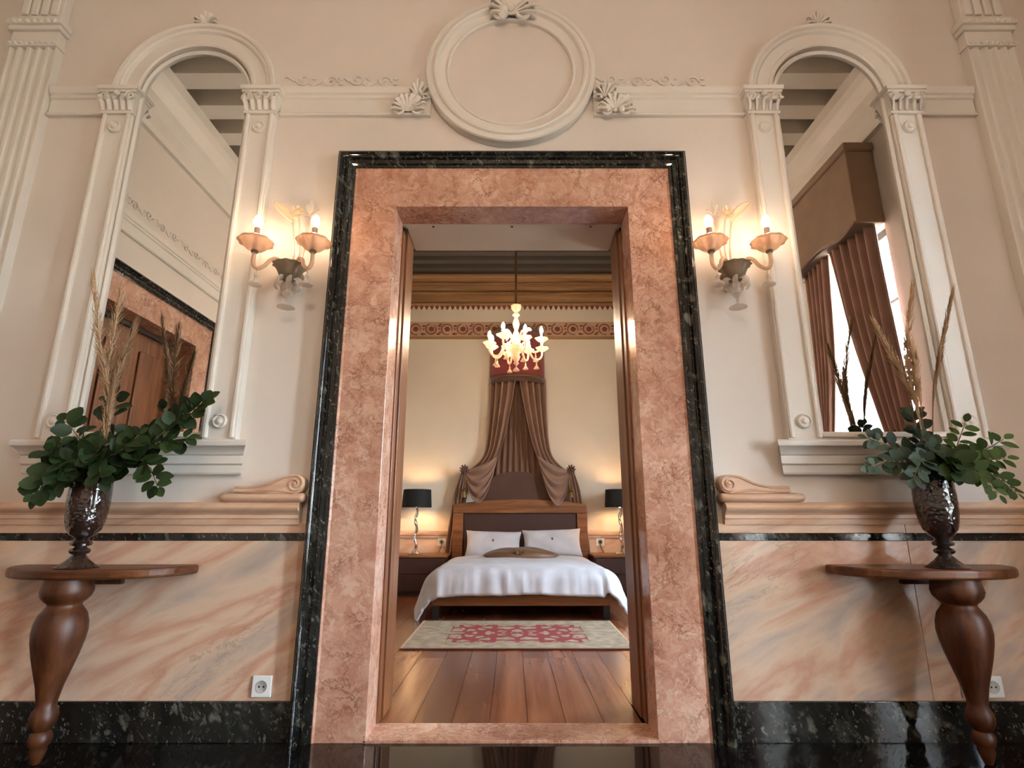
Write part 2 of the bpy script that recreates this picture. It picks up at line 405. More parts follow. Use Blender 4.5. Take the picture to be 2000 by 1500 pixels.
def mk_rug():
    t = NT('woven_rug'); v = t.coord((1, 1, 1)); s_ = t.node('ShaderNodeSeparateXYZ'); t.link(v, s_.inputs[0])
    def absn(o):
        a = t.node('ShaderNodeMath', operation='ABSOLUTE'); t.link(o, a.inputs[0]); return a.outputs[0]
    ax, ay = absn(s_.outputs[0]), absn(s_.outputs[1])
    cb = t.node('ShaderNodeCombineXYZ'); t.link(ax, cb.inputs[0]); t.link(ay, cb.inputs[1])
    def lt(o, v_):
        a = t.node('ShaderNodeMath', operation='LESS_THAN'); t.link(o, a.inputs[0]); a.inputs[1].default_value = v_; return a.outputs[0]
    def mul(a_, b_):
        a = t.node('ShaderNodeMath', operation='MULTIPLY'); t.link(a_, a.inputs[0]); t.link(b_, a.inputs[1]); return a.outputs[0]
    w = t.noise(cb.outputs[0], 6, 2); wv = t.mix(0.12, cb.outputs[0], w.outputs['Color'])
    e1 = t.voro(wv, 9, 'DISTANCE_TO_EDGE', 0.9); e2 = t.voro(wv, 9, 'F1', 0.9)
    motif = t.ramp(e1.outputs[0], [(0.13, W1), (0.17, K0)])
    dots = t.ramp(e2.outputs[0], [(0.10, W1), (0.15, K0)])
    mt = t.mix(1.0, motif, dots, 'ADD')
    inner = mul(lt(ax, 0.53), lt(ay, 0.34))
    fac = t.mix(1.0, mt, inner, 'MULTIPLY')
    ground = t.ramp(t.noise(v, 14, 5).outputs[0], [(0.3, S(142, 120, 96)), (0.7, S(180, 157, 130))])
    bord = t.ramp(t.noise(v, 22, 2).outputs[0], [(0.66, K0), (0.7, (0.6, 0.6, 0.6, 1))])
    c = t.mix(bord, ground, S(136, 110, 84)); c = t.mix(fac, c, S(146, 52, 48))
    t.set(c, 0.95); t.bump(t.noise(v, 300, 2).outputs[0], 0.3, 0.003); return t.m
M['rug'] = mk_rug()
M['rugedge'] = mk_fabric('rug_binding', S(112, 64, 50), 0.95, 0)

# ------------------------------------------------------------------ the shell
RX, RY, RZ = 2.95, -6.6, 4.62          # hall half-width, back wall, ceiling
BX, BY0, BY1, BZ = 2.65, 0.45, 4.95, 4.40
OX, OZ = 0.605, 2.445                   # door opening
st(MB().box(-RX - 0.6, RX + 0.6, RY - 0.3, 0.0, -0.2, 0).build('floor', M['floor']), 'dark polished stone floor of the hall')
wf = st(MB().box(-3.55, -OX, 0, BY0, 0, 4.9).box(OX, 3.55, 0, BY0, 0, 4.9).box(-OX, OX, 0, BY0, OZ, 4.9).build('wall_front', M['plaster']), 'cream plaster wall with the marble doorway')
def wall_openings(name, x0, x1, ya, yb, opens, zt, m):
    b = MB(); cur = ya
    for a, c, z0, z1 in sorted(opens):
        b.box(x0, x1, cur, a, 0, zt)
        if z0 > 0: b.box(x0, x1, a, c, 0, z0)
        b.box(x0, x1, a, c, z1, zt); cur = c
    b.box(x0, x1, cur, yb, 0, zt)
    return st(b.build(name, m))
wr_ = wall_openings('wall_right', RX, RX + 0.55, RY, 0, [(a, b, WZ0, WZ1) for a, b in WIN], 4.9, M['plaster'])
LD = -1.73                                # centre of the door in the left wall
wl_ = wall_openings('wall_left', -RX - 0.25, -RX, RY, 0, [(LD - OX, LD + OX, 0, OZ)], 4.9, M['plaster'])
st(MB().box(-RX - 0.6, RX + 0.6, RY - 0.3, RY, 0, 4.9).build('wall_back', M['plaster']))
ce = st(MB().box(-RX - 0.6, RX + 0.6, RY - 0.3, 0, RZ, RZ + 0.28).build('ceiling', M['ceiling']), 'white painted beamed ceiling of the hall')
bmesh_ = MB().box(-RX, RX, -0.085, 0.085, -0.22, 0).mesh('beam', M['stucco'])
yb = -0.22
while yb > RY: put(bmesh_, 'beam', ce, (0, yb, RZ)); yb -= 0.355
# hall cornice
CORN = [(0, 3.92), (0.04, 3.92), (0.05, 3.97), (0.05, 4.08), (0.09, 4.12), (0.10, 4.18), (0.16, 4.26), (0.20, 4.30), (0.20, 4.40), (0, 4.40)]
RL = lambda y: Matrix.Translation((-RX, y, 0)) @ Matrix.Rotation(PI / 2, 4, 'Z')
RR = lambda y: Matrix.Translation((RX, y, 0)) @ Matrix.Rotation(-PI / 2, 4, 'Z')
st(MB().hbar(CORN, -RX, RX).build('trim_1', M['stucco'], smooth=False), 'white stucco cornice above the doorway wall')
st(MB().hbar(CORN, RY, -0.0).xf(RL(0)).build('trim_2', M['stucco']))
st(MB().hbar(CORN, 0, -RY).xf(RR(0)).build('trim_3', M['stucco']))
# ---- marble wainscot of the front wall: baseboard, panels, black band, dado rail
BAND0, BAND1, RAIL0, RAIL1 = 0.787, 0.82, 0.856, 0.952
IX = 0.905                                  # outer edge of the black door moulding
def wainscot(sg, x0, x1, joints, names):
    a, b = (x0, x1)
    def bb(x0_, x1_): return (x0_, x1_) if sg > 0 else (-x1_, -x0_)
    base = MB().box(*bb(a, b), -0.022, 0, 0, 0.152).build(names[0], M['black'], bevel=0.003); st(base, 'glossy black fossil marble baseboard ' + ('right' if sg > 0 else 'left') + ' of the doorway')
    for p, q in zip([a] + joints, joints + [b]):
        MB().box(*bb(p + 0.0012, q - 0.0012), -0.014, 0, 0.152, BAND0).build('marble_panel', M['panel'], wf, bevel=0.001)
    st(MB().box(*bb(a, b), -0.017, 0, BAND0, BAND1).build(names[1], M['black'], bevel=0.002), 'narrow black marble band ' + ('right' if sg > 0 else 'left') + ' of the doorway')
    for p, q in zip([a] + joints, joints + [b]):
        MB().box(*bb(p + 0.001, q - 0.001), -0.016, 0, BAND1, RAIL0 + 0.004).build('marble_strip', M['rail'], wf, bevel=0.001)
    prof = [(0, RAIL0), (0.026, RAIL0), (0.03, RAIL0 + 0.02), (0.03, RAIL0 + 0.024), (0.037, RAIL0 + 0.026), (0.037, RAIL0 + 0.042), (0.042, RAIL0 + 0.046)]
    for i in range(9):
        t_ = i / 8; prof.append((0.044 + 0.02 * math.sin(PI * t_), RAIL0 + 0.05 + 0.046 * t_))
    prof.append((0, RAIL1))
    xa, xb = bb(a + 0.035, b)
    rail = MB().hbar(prof, xa, xb).build(names[2], M['rail'], smooth=True, ang=25); st(rail, 'moulded peach marble dado rail ' + ('right' if sg > 0 else 'left') + ' of the doorway')
    # round bar and volute that end the rail beside the door
    bar = MB(); n = 12; rows = []
    for xx, k_ in ((a + 0.012, 0.6), (a + 0.02, 0.95), (a + 0.03, 1.0), (a + 0.36, 1.0), (a + 0.385, 0.8), (a + 0.395, 0.35)):
        rows.append([(sg * xx, -0.036 - 0.034 * k_ * math.cos(2 * PI * i / n), 0.972 + 0.021 * k_ * math.sin(2 * PI * i / n)) for i in range(n)])
    bar.grid(rows, close_v=True); bar.f.append(tuple(range(n))); bar.f.append(tuple(range(5 * n, 6 * n)))
    bar.build('round_bar', M['rail'], rail, smooth=True, ang=60)
    # volute body: outline in (x, z), raised spiral on its face
    cx, cz, R_ = a + 0.057, 1.031, 0.042
    out = [(cx + R_ * math.cos(t_), cz + R_ * math.sin(t_)) for t_ in [lerp(-PI / 2, -3 * PI / 2, i / 16) for i in range(17)]]
    top = cr([(cx, cz + R_, 0), (cx + 0.05, cz + 0.036, 0), (cx + 0.11, cz + 0.008, 0), (cx + 0.18, cz - 0.008, 0), (cx + 0.27, cz - 0.010, 0)], 5)[1:]
    pts = out + [(p.x, p.y) for p in top] + [(cx + 0.27, cz - R_ + 0.004), (cx + 0.1, cz - R_)]
    vol = MB().poly([(sg * x, z) for x, z in pts], -0.058, 0).build('volute', M['rail'], rail, bevel=0.004)
    sp = spiral(cx, cz, -0.06, R_ - 0.004, 0.007, 1.7, PI * 0.4, 36)
    tail = cr([(cx + 0.265, -0.060, cz - 0.014), (cx + 0.18, -0.060, cz - 0.013), (cx + 0.11, -0.060, cz + 0.002), (cx + 0.055, -0.060, cz + 0.028), sp[0]], 5)
    MB().tube([(sg * p[0], p[1], p[2]) for p in [tuple(q) for q in tail[:-1]] + sp], 0.0055, 6).ball((sg * cx, -0.06, cz), 0.009).build('spiral_fillet', M['rail'], vol, smooth=True)
    tl = [(sg * (cx + x), -0.060, cz + z) for x, z in ((0.268, -0.030), (0.18, -0.031), (0.10, -0.026), (0.045, -0.032), (0.0, -R_ + 0.003))]
    MB().tube(cr(tl, 4), 0.005, 6).build('spiral_fillet', M['rail'], vol, smooth=True)
    return rail
wainscot(1, IX + 0.0, RX, [1.74], ('baseboard_right', 'trim_4', 'trim_5'))
wainscot(-1, IX + 0.0, RX, [], ('baseboard_left', 'trim_6', 'trim_7'))
# plain wainscot on the two side walls (seen only in mirrors and gloss)
for nm, mt, ranges in (('left', RL(0), [(RY, LD - 0.905), (LD + 0.905, 0)]), ('right', RR(0), [(1e-3, 1.39), (2.42, 3.65), (4.75, -RY)])):
    bs, pn, bd, rl = MB(), MB(), MB(), MB()
    for a, b in ranges:
        bs.box(a, b, -0.022, 0, 0, 0.152); pn.box(a, b, -0.014, 0, 0.152, BAND0); bd.box(a, b, -0.017, 0, BAND0, BAND1)
        rl.hbar([(0, BAND1), (0.016, BAND1), (0.02, RAIL0), (0.036, RAIL0 + 0.03), (0.06, RAIL0 + 0.07), (0.05, RAIL1), (0, RAIL1)], a, b)
    wll = wl_ if nm == 'left' else wr_
    bs.xf(mt).build('skirting', M['black'], wll); pn.xf(mt).build('marble_panel', M['panel'], wll)
    bd.xf(mt).build('marble_band', M['black'], wll); rl.xf(mt).build('dado_rail', M['rail'], wll)

# ------------------------------------------------------------------ doorways
def jamb_piece(side, prof, xin, zin):
    """profile (u outward from the inner edge, protrusion); mitred left / right / top pieces of a frame"""
    n = len(prof); b = MB()
    if side in ('L', 'R'):
        sg = -1 if side == 'L' else 1
        lo = [(sg * (xin + u), -p, 0) for u, p in prof]; hi = [(sg * (xin + u), -p, zin + u) for u, p in prof]
    else:
        lo = [(-(xin + u), -p, zin + u) for u, p in prof]; hi = [(xin + u, -p, zin + u) for u, p in prof]
    return b.add(lo + hi, [(i, (i + 1) % n, n + (i + 1) % n, n + i) for i in range(n)] + [tuple(range(n))[::-1], tuple(range(n, 2 * n))])
BLK = [(0, 0), (0, 0.032), (0.012, 0.034), (0.018, 0.042), (0.034, 0.044), (0.040, 0.036), (0.046, 0.036), (0.052, 0.05)]
for i in range(7): BLK.append((0.056 + 0.028 * i / 6, 0.052 + 0.016 * math.sin(PI * i / 6)))
BLK += [(0.088, 0.05), (0.09, 0.0)]
CAS = [(0, -0.15), (0, 0.022), (0.196, 0.022), (0.204, 0.027), (0.208, 0.027), (0.208, 0.0), (0.03, 0.0), (0.03, -0.15)]
def surround(d_, mt):
    for s_ in 'LRT':
        jamb_piece(s_, BLK, OX + 0.208, OZ + 0.208).xf(mt).build('black_moulding', M['black'], d_, smooth=True, ang=30)
        jamb_piece(s_, [(u - 0.012 if u < 0.1 and i in (0, 1) else u, p) for i, (u, p) in enumerate(CAS)], OX, OZ).xf(mt).build('pink_casing', M['casing'], d_, bevel=0.002)
door1 = struct('door_1', (0, 0, 0), 'open doorway framed in rose marble with black marble moulding')
surround(door1, Matrix.Identity(4))
MB().box(-OX, OX, -0.022, 0.17, -0.02, 0.012).build('threshold', M['casing'], door1, bevel=0.003)
for sg in (-1, 1):
    x = lambda a, b: (sg * a, sg * b) if sg > 0 else (sg * b, sg * a)
    MB().box(*x(0.585, 0.64), 0.152, 0.21, 0.013, OZ - 0.05).build('door_stop', M['oak'], door1, bevel=0.003)
    MB().box(*x(0.578, 0.64), 0.225, 0.40, 0.013, OZ - 0.012).build('sliding_leaf', M['oak'], door1, bevel=0.003)
    MB().box(*x(0.597, 0.64), 0.21, 0.225, 0.013, OZ).build('leaf_gap', M['hole'], door1)
    MB().box(*x(0.59, 0.68), 0.40, 0.47, 0.001, OZ + 0.06).build('bedroom_jamb', M['oak'], door1, bevel=0.004)
MB().box(-0.575, 0.575, 0.152, 0.449, OZ - 0.012, OZ + 0.01).build('plaster_soffit', M['bedwall'], door1)
for xx in (-0.43, 0.0, 0.43): MB().lathe([(0.006, 0), (0.006, 0.004)], 10, (xx, 0.175, OZ - 0.0155)).build('screw_hole', M['hole'], door1)
door2 = struct('door_2', (-RX, LD, 0), 'marble framed doorway in the left wall seen in the mirror')
surround(door2, RL(LD))
# panelled wooden door in the left doorway, and the cream lobby behind it
MB().box(-3.19, -3.14, LD - 0.60, LD + 0.36, 0.01, 2.40).build('door_leaf', M['oak'], door2, bevel=0.004)
for y0, y1, z0, z1 in ((LD - 0.48, LD - 0.16, 0.25, 1.0), (LD - 0.08, LD + 0.24, 0.25, 1.0), (LD - 0.48, LD - 0.16, 1.15, 2.25), (LD - 0.08, LD + 0.24, 1.15, 2.25)):
    MB().box(-3.14, -3.122, y0, y1, z0, z1).build('door_panel', M['oak'], door2, bevel=0.008)
st(MB().box(-4.1, -4.0, LD - 0.9, LD + 0.9, 0, 2.8).box(-4.1, -3.2, LD - 0.9, LD - 0.8, 0, 2.8).box(-4.1, -3.2, LD + 0.8, LD + 0.9, 0, 2.8).box(-4.1, -3.2, LD - 0.9, LD + 0.9, 2.6, 2.8).box(-4.1, -3.2, LD - 0.9, LD + 0.9, -0.1, 0).build('wall_lobby', M['bedwall']))

# ------------------------------------------------------------------ stucco work on the front wall
FRZ = [(0, 2.985), (0.022, 2.985), (0.028, 2.992), (0.024, 3.0), (0.014, 3.004), (0.014, 3.085), (0.024, 3.092), (0.024, 3.108), (0.034, 3.115), (0.04, 3.14), (0.04, 3.152), (0, 3.156)]
def scroll_relief(b, x0, x1, z, y, step=0.15, sg=1):
    x = x0; k_ = 0
    while x < x1:
        up_ = k_ % 2 == 0
        sp = spiral(x, z + (0.012 if up_ else -0.004), y, 0.040, 0.008, 1.25, PI if up_ else 0, 18)
        b.tube(sp, [lerp(0.0045, 0.007, i / 18) for i in range(19)], 5)
        b.tube(cr([(x - 0.045, y, z), (x - 0.09, y, z + (0.03 if up_ else -0.03)), (x - 0.12, y, z + (0.012 if up_ else -0.012))], 4), [0.006, 0.006, 0.005, 0.005, 0.004, 0.004, 0.003, 0.003, 0.002], 5)
        for q in (-1, 1): b.ball((x + 0.06, y, z + q * 0.018), 0.011, 6, 4, (1.4, 0.5, 0.8))
        x += step; k_ += 1
    return b
for nm, x0, x1, lab in (('trim_8', -1.25, -0.44, 'white stucco string course left of the round medallion'), ('trim_9', 0.44, 1.25, 'white stucco string course right of the round medallion'),
                        ('trim_10', -2.50, -2.19, 'short white stucco string course beside the left corner pilaster'), ('trim_11', 2.19, 2.50, 'short white stucco string course beside the right corner pilaster')):
    t = st(MB().hbar(FRZ, x0, x1).build(nm, M['stucco'], smooth=True, ang=25), lab)
    if x1 - x0 > 0.5:
        a, b = (x0 + 0.1, x1 - 0.12)
        scroll_relief(MB(), a, b, 3.215, -0.004).build('scroll_relief', M['stucco'], t, smooth=True)
for nm, mt, a, b in (('trim_12', RL(0), RY, 0), ('trim_13', RR(0), 2.7, -RY), ('trim_14', RR(0), 0, 1.1)):
    t = st(MB().hbar(FRZ, a, b).xf(mt).build(nm, M['stucco'], smooth=True, ang=25))
    if nm == 'trim_12': scroll_relief(MB(), -4.2, -0.3, 3.26, -0.004, 0.17).xf(mt).build('scroll_relief', M['stucco'], t, smooth=True)

def acanthus(b, cx, cz, y, w, h, seed, n=9):
    """tuft of curled stucco leaves and scrolls"""
    rg = random.Random(seed)
    for i in range(n):
        a = lerp(PI * 1.02, -PI * 0.02, i / (n - 1)); ln = rg.uniform(0.75, 1.0)
        dx, dz = math.cos(a) * w * 0.5 * ln, math.sin(a) * h * 0.72 * ln
        pts = [(cx, y, cz - h * 0.25), (cx + dx * 0.55, y - 0.018, cz - h * 0.25 + dz * 0.6), (cx + dx, y - 0.028, cz - h * 0.25 + dz), (cx + dx * 1.12, y - 0.012, cz - h * 0.25 + dz * 0.9)]
        q = cr(pts, 4); m_ = len(q)
        b.tube(q, [0.004 + 0.15 * w * 0.5 * math.sin(PI * min(1, (k_ + 0.8) / m_)) * rg.uniform(0.8, 1.1) for k_ in range(m_)], 6, flat=0.55)
    for q in range(n // 2):
        b.ball((cx + rg.uniform(-0.28, 0.28) * w, y - 0.02, cz + rg.uniform(-0.35, 0.25) * h), rg.uniform(0.07, 0.12) * w, 7, 5, (1, 0.7, 1))
    for q in (-1, 1):
        b.tube(spiral(cx + q * w * 0.27, cz - h * 0.28, y - 0.012, w * 0.17, w * 0.04, 1.4, PI / 2, 18, q), 0.045 * w, 5)
    return b
med = thing('wall_medallion', 'large round white stucco medallion above the doorway', 'medallion', (-0.007, 0, 2.8))
mc = (-0.007, 0, 3.257)
ring = [(0.461, 0), (0.461, 0.05), (0.456, 0.058), (0.436, 0.060), (0.430, 0.052), (0.424, 0.052), (0.418, 0.064), (0.408, 0.068), (0.398, 0.064), (0.392, 0.052), (0.388, 0.046), (0.352, 0.036), (0.350, 0.042), (0.343, 0.044), (0.337, 0.038), (0.336, 0.0)]
MB().lathe(ring, 96, mc, 'Y', caps=False).build('moulded_ring', M['stucco'], med, smooth=True, ang=30)
MB().lathe([(0.34, 0.0), (0.34, 0.018), (0.0, 0.018)], 96, mc, 'Y', caps=False).build('plain_disc', M['plaster'], med, smooth=True, ang=30)
acanthus(MB(), -0.003, 3.665, -0.06, 0.25, 0.22, 3, 12).build('crest_ornament', M['stucco'], med, smooth=True, ang=60)
for sg in (-1, 1):
    b = MB(); acanthus(b, sg * 0.555, 3.035, -0.03, 0.19, 0.13, 5 + sg, 9); acanthus(b, sg * 0.505, 3.12, -0.03, 0.11, 0.13, 9 + sg, 7)
    b.build('side_ornament', M['stucco'], med, smooth=True, ang=60)

# ---- arched mirrors with their stucco surrounds
MXC, MR, SPR, MBOT = 1.715, 0.288, 3.10, 1.262
def arc_pts(r, n=28): return [(r * math.cos(PI * i / n), r * math.sin(PI * i / n)) for i in range(n + 1)]
def mirror_unit(sg):
    sd = 'left' if sg < 0 else 'right'
    refl = 'reflecting a wooden door' if sg < 0 else 'reflecting a curtained window'
    t = thing('arched_mirror', 'tall round-topped wall mirror ' + refl, 'mirror', (sg * MXC, 0, MBOT))
    X = sg * MXC
    pts = [(X + x, SPR + z) for x, z in arc_pts(MR)] + [(X - MR, MBOT), (X + MR, MBOT)]
    MB().poly(pts, -0.012, -0.002).build('mirror_glass', M['mirror'], t)
    # bead frame round the glass, swept along the outline
    for r0, r1, p in ((MR - 0.008, MR + 0.014, 0.03),):
        ou = [(X + x, SPR + z) for x, z in arc_pts(r1)]; iu = [(X + x, SPR + z) for x, z in arc_pts(r0)]
        ou = [(X + r1, MBOT - 0.014)] + ou + [(X - r1, MBOT - 0.014)]; iu = [(X + r0, MBOT + 0.008)] + iu + [(X - r0, MBOT + 0.008)]
        rows = []
        for (a, b_), (c, d_) in zip(ou, iu):
            rows.append([(a, 0, b_), (a, -p * 0.8, b_), (lerp(a, c, 0.5), -p, lerp(b_, d_, 0.5)), (c, -p * 0.7, d_), (c, -0.004, d_)])
        MB().grid(rows, close_u=True).build('bead_frame', M['stucco'], t, smooth=True, ang=40)
    s = thing('mirror_surround', 'white stucco arch and pilasters framing the ' + sd + ' mirror', 'mirror surround', (X, 0, 1.07))
    # archivolt
    prof = [(0.302, 0.0), (0.302, 0.034), (0.310, 0.040), (0.322, 0.040), (0.330, 0.030), (0.385, 0.030), (0.392, 0.044), (0.402, 0.050), (0.410, 0.044), (0.416, 0.056), (0.432, 0.060), (0.440, 0.052), (0.442, 0.0)]
    rows = [[(X + r * math.cos(a), -p, SPR + 0.02 + r * math.sin(a)) for r, p in prof] for a in [PI * i / 48 for i in range(49)]]
    MB().grid(rows).build('arch', M['stucco'], s, smooth=True, ang=30)
    acanthus(MB(), X, SPR + 0.5, -0.02, 0.13, 0.09, 21, 7).build('crest_ornament', M['stucco'], s, smooth=True, ang=60)
    for k_, xc in ((0, sg * 1.338), (1, sg * 2.098)):
        w = 0.078
        pil = MB().box(xc - w, xc + w, -0.04, 0, 1.226, 2.975).build('pilaster', M['stucco'], s, bevel=0.003)
        for q in (-1, 1):
            xa = xc + q * (w - 0.016)
            MB().hbar([(0.038, 0), (0.052, 0), (0.056, 0.006), (0.056, 0.016), (0.052, 0.022), (0.038, 0.022)], 1.24, 2.965).xf(
                Matrix(((0, 0, 1, xa - 0.011), (0, 1, 0, 0), (1, 0, 0, 0), (0, 0, 0, 1)))).build('raised_fillet', M['stucco'], pil)
        for zz in (1.315, 2.89):
            MB().lathe([(0.034, 0.038), (0.034, 0.05), (0.028, 0.056), (0.022, 0.050), (0.014, 0.052), (0.010, 0.062), (0.0, 0.064)], 20, (xc, 0, zz), 'Y').build('rosette', M['stucco'], pil, smooth=True, ang=50)
        cb = MB(); a0, a1 = 0.080, 0.100
        for (z0, z1, w0, w1, p0, p1) in ((2.968, 2.985, 0.086, 0.086, 0.055, 0.055), (2.985, 3.085, 0.076, 0.094, 0.045, 0.066), (3.085, 3.10, 0.10, 0.10, 0.075, 0.075), (3.10, 3.122, 0.106, 0.108, 0.082, 0.085)):
            cb.add([(xc - w0, 0, z0), (xc + w0, 0, z0), (xc + w0, -p0, z0), (xc - w0, -p0, z0), (xc - w1, 0, z1), (xc + w1, 0, z1), (xc + w1, -p1, z1), (xc - w1, -p1, z1)],
                   [(0, 1, 2, 3), (7, 6, 5, 4), (0, 4, 5, 1), (1, 5, 6, 2), (2, 6, 7, 3), (3, 7, 4, 0)])
        cap = cb.build('capital', M['stucco'], s, bevel=0.002)
        lv = MB()
        for q in (-1, 1):
            lv.tube(spiral(xc + q * 0.07, 3.062, -0.07, 0.028, 0.006, 1.5, PI / 2, 18, q), 0.0085, 6)
        for i in range(5):
            xx = xc + (i - 2) * 0.036
            q = cr([(xx, -0.05, 2.988), (xx, -0.062, 3.02), (xx * 1.0 + (i - 2) * 0.004, -0.075, 3.045), (xx + (i - 2) * 0.006, -0.09, 3.036)], 4)
            lv.tube(q, [0.012 + 0.005 * math.sin(PI * k2 / len(q)) for k2 in range(len(q))], 6, flat=0.5)
        lv.ball((xc, -0.078, 3.075), 0.017)
        lv.build('capital_leaves', M['stucco'], cap, smooth=True, ang=60)
    SIL = [(0, 1.075), (0.03, 1.075), (0.034, 1.082), (0.034, 1.115), (0.045, 1.122), (0.045, 1.158), (0.052, 1.163), (0.058, 1.175), (0.072, 1.19), (0.088, 1.198), (0.09, 1.204), (0.09, 1.218), (0.082, 1.226), (0, 1.228)]
    # returned at both ends: scale the profile's half length with its protrusion
    n = len(SIL); hw = 0.475
    lo = [(X - hw - p * 0.6, -p, z) for p, z in SIL]; hi = [(X + hw + p * 0.6, -p, z) for p, z in SIL]
    MB().add(lo + hi, [(i, (i + 1) % n, n + (i + 1) % n, n + i) for i in range(n)] + [tuple(range(n))[::-1], tuple(range(n, 2 * n))]).build('moulded_sill', M['stucco'], s, smooth=True, ang=25)
mirror_unit(-1); mirror_unit(1)

# ---- fluted pilasters in the corners
for nm, sg in (('trim_15', -1), ('trim_16', 1)):
    xa, xb = 2.505, 2.765
    tr = struct(nm, (sg * 2.635, 0, 0.95), 'fluted white stucco corner pilaster on the ' + ('left' if sg < 0 else 'right'))
    b = MB(); out = [(xa, 0.0), (xa, 0.05)]; nf = 5; w = (xb - xa) / nf
    for i in range(nf):
        x0 = xa + w * i; out.append((x0 + w * 0.14, 0.05))
        for q in range(1, 8): out.append((x0 + w * (0.14 + 0.72 * q / 8), 0.05 - 0.022 * math.sin(PI * q / 8)))
        out.append((x0 + w * 0.86, 0.05))
    out += [(xb, 0.05), (xb, 0)]
    MB().polyz([(sg * x, -p) for x, p in out], 0.953, 3.40).build('fluted_shaft', M['stucco'], tr, smooth=True, ang=30)
    xc = sg * (xa + xb) / 2
    for z0, z1, gw, p in ((3.40, 3.425, 0.008, 0.062), (3.425, 3.50, 0.0, 0.054), (3.50, 3.53, 0.014, 0.07), (3.53, 3.56, 0.022, 0.082), (3.56, 3.585, 0.012, 0.07)):
        MB().box(xc - 0.13 - gw, xc + 0.13 + gw, -p, 0, z0, z1).build('capital_band', M['stucco'], tr, bevel=0.004)
    be = MB()
    for i in range(9): be.ball((xc - 0.12 + 0.03 * i, -0.064, 3.415), 0.010, 7, 5)
    for i in range(7): be.ball((xc - 0.114 + 0.038 * i, -0.082, 3.544), 0.014, 7, 5, (1, 0.8, 1))
    be.build('bead_row', M['stucco'], tr, smooth=True)
    MB().box(xc - 0.12, xc + 0.12, -0.05, 0, 3.585, 3.92).build('upper_block', M['stucco'], tr, bevel=0.004)
    for i in range(4): MB().box(xc - 0.105 + 0.055 * i, xc - 0.065 + 0.055 * i, -0.064, -0.049, 3.61, 3.80).build('upper_rib', M['stucco'], tr, bevel=0.006)

# ------------------------------------------------------------------ hall windows with deep reveals, curtains and pelmets
def window(nm, y0, y1, xg, z0, z1, rows_=5, label=None):
    w = struct(nm, (xg, (y0 + y1) / 2, z0), label); fr = MB()
    fr.box(xg, xg + 0.06, y0, y0 + 0.06, z0, z1).box(xg, xg + 0.06, y1 - 0.06, y1, z0, z1).box(xg, xg + 0.06, y0, y1, z0, z0 + 0.09).box(xg, xg + 0.06, y0, y1, z1 - 0.07, z1)
    fr.build('window_frame', M['darkbeam'], w, bevel=0.004)
    yc = (y0 + y1) / 2
    MB().box(xg - 0.01, xg + 0.05, yc - 0.045, yc + 0.045, z0 + 0.09, z1 - 0.07).build('meeting_stile', M['darkbeam'], w, bevel=0.004)
    hh = (z1 - 0.07 - z0 - 0.09) / rows_; ww = yc - 0.045 - (y0 + 0.06)
    pm = MB().box(-0.003, 0.003, -ww / 2, ww / 2, -hh / 2, hh / 2).mesh('pane', M['pane'])
    for r in range(rows_):
        zc = z0 + 0.09 + hh * (r + 0.5)
        for yy in (y0 + 0.06 + ww / 2, y1 - 0.06 - ww / 2):
            put(pm, 'pane', w, (xg + 0.03, yy, zc))
            if r: MB().box(xg + 0.01, xg + 0.05, yy - ww / 2, yy + ww / 2, zc - hh / 2 - 0.014, zc - hh / 2 + 0.014).build('glazing_bar', M['darkbeam'], w)
    return w
window('window_1', WIN[0][0], WIN[0][1], 3.40, WZ0, WZ1, 5, 'tall hall window behind russet curtains, seen in the right mirror')
window('window_2', WIN[1][0], WIN[1][1], 3.40, WZ0, WZ1, 5)
def pleat_sheet(rows_, n, edge_a, edge_b, amp, waves, nrm, thick=0.004, ph=0.0):
    """cloth between two edge curves (functions of t), pleated along nrm"""
    out = []
    for i in range(rows_ + 1):
        t_ = i / rows_; a, b_ = edge_a(t_), edge_b(t_); row = []
        for j in range(n + 1):
            s_ = j / n; p = a.lerp(b_, s_)
            k_ = amp(t_) if callable(amp) else amp
            row.append(p + nrm * (k_ * math.sin(2 * PI * waves * s_ + ph + 0.6 * math.sin(3 * s_ + t_))))
        out.append(row)
    return out
def cloth(rows, name, m, parent, th=0.006):
    o = MB().grid(rows).build(name, m, parent, smooth=True, ang=180)
    s_ = o.modifiers.new('thickness', 'SOLIDIFY'); s_.thickness = th; s_.offset = 0
    return o
def pcurve(pts):
    q = cr(pts, 8); n = len(q) - 1
    def f(t_):
        x = t_ * n; i = min(int(x), n - 1); return q[i].lerp(q[i + 1], x - i)
    return f
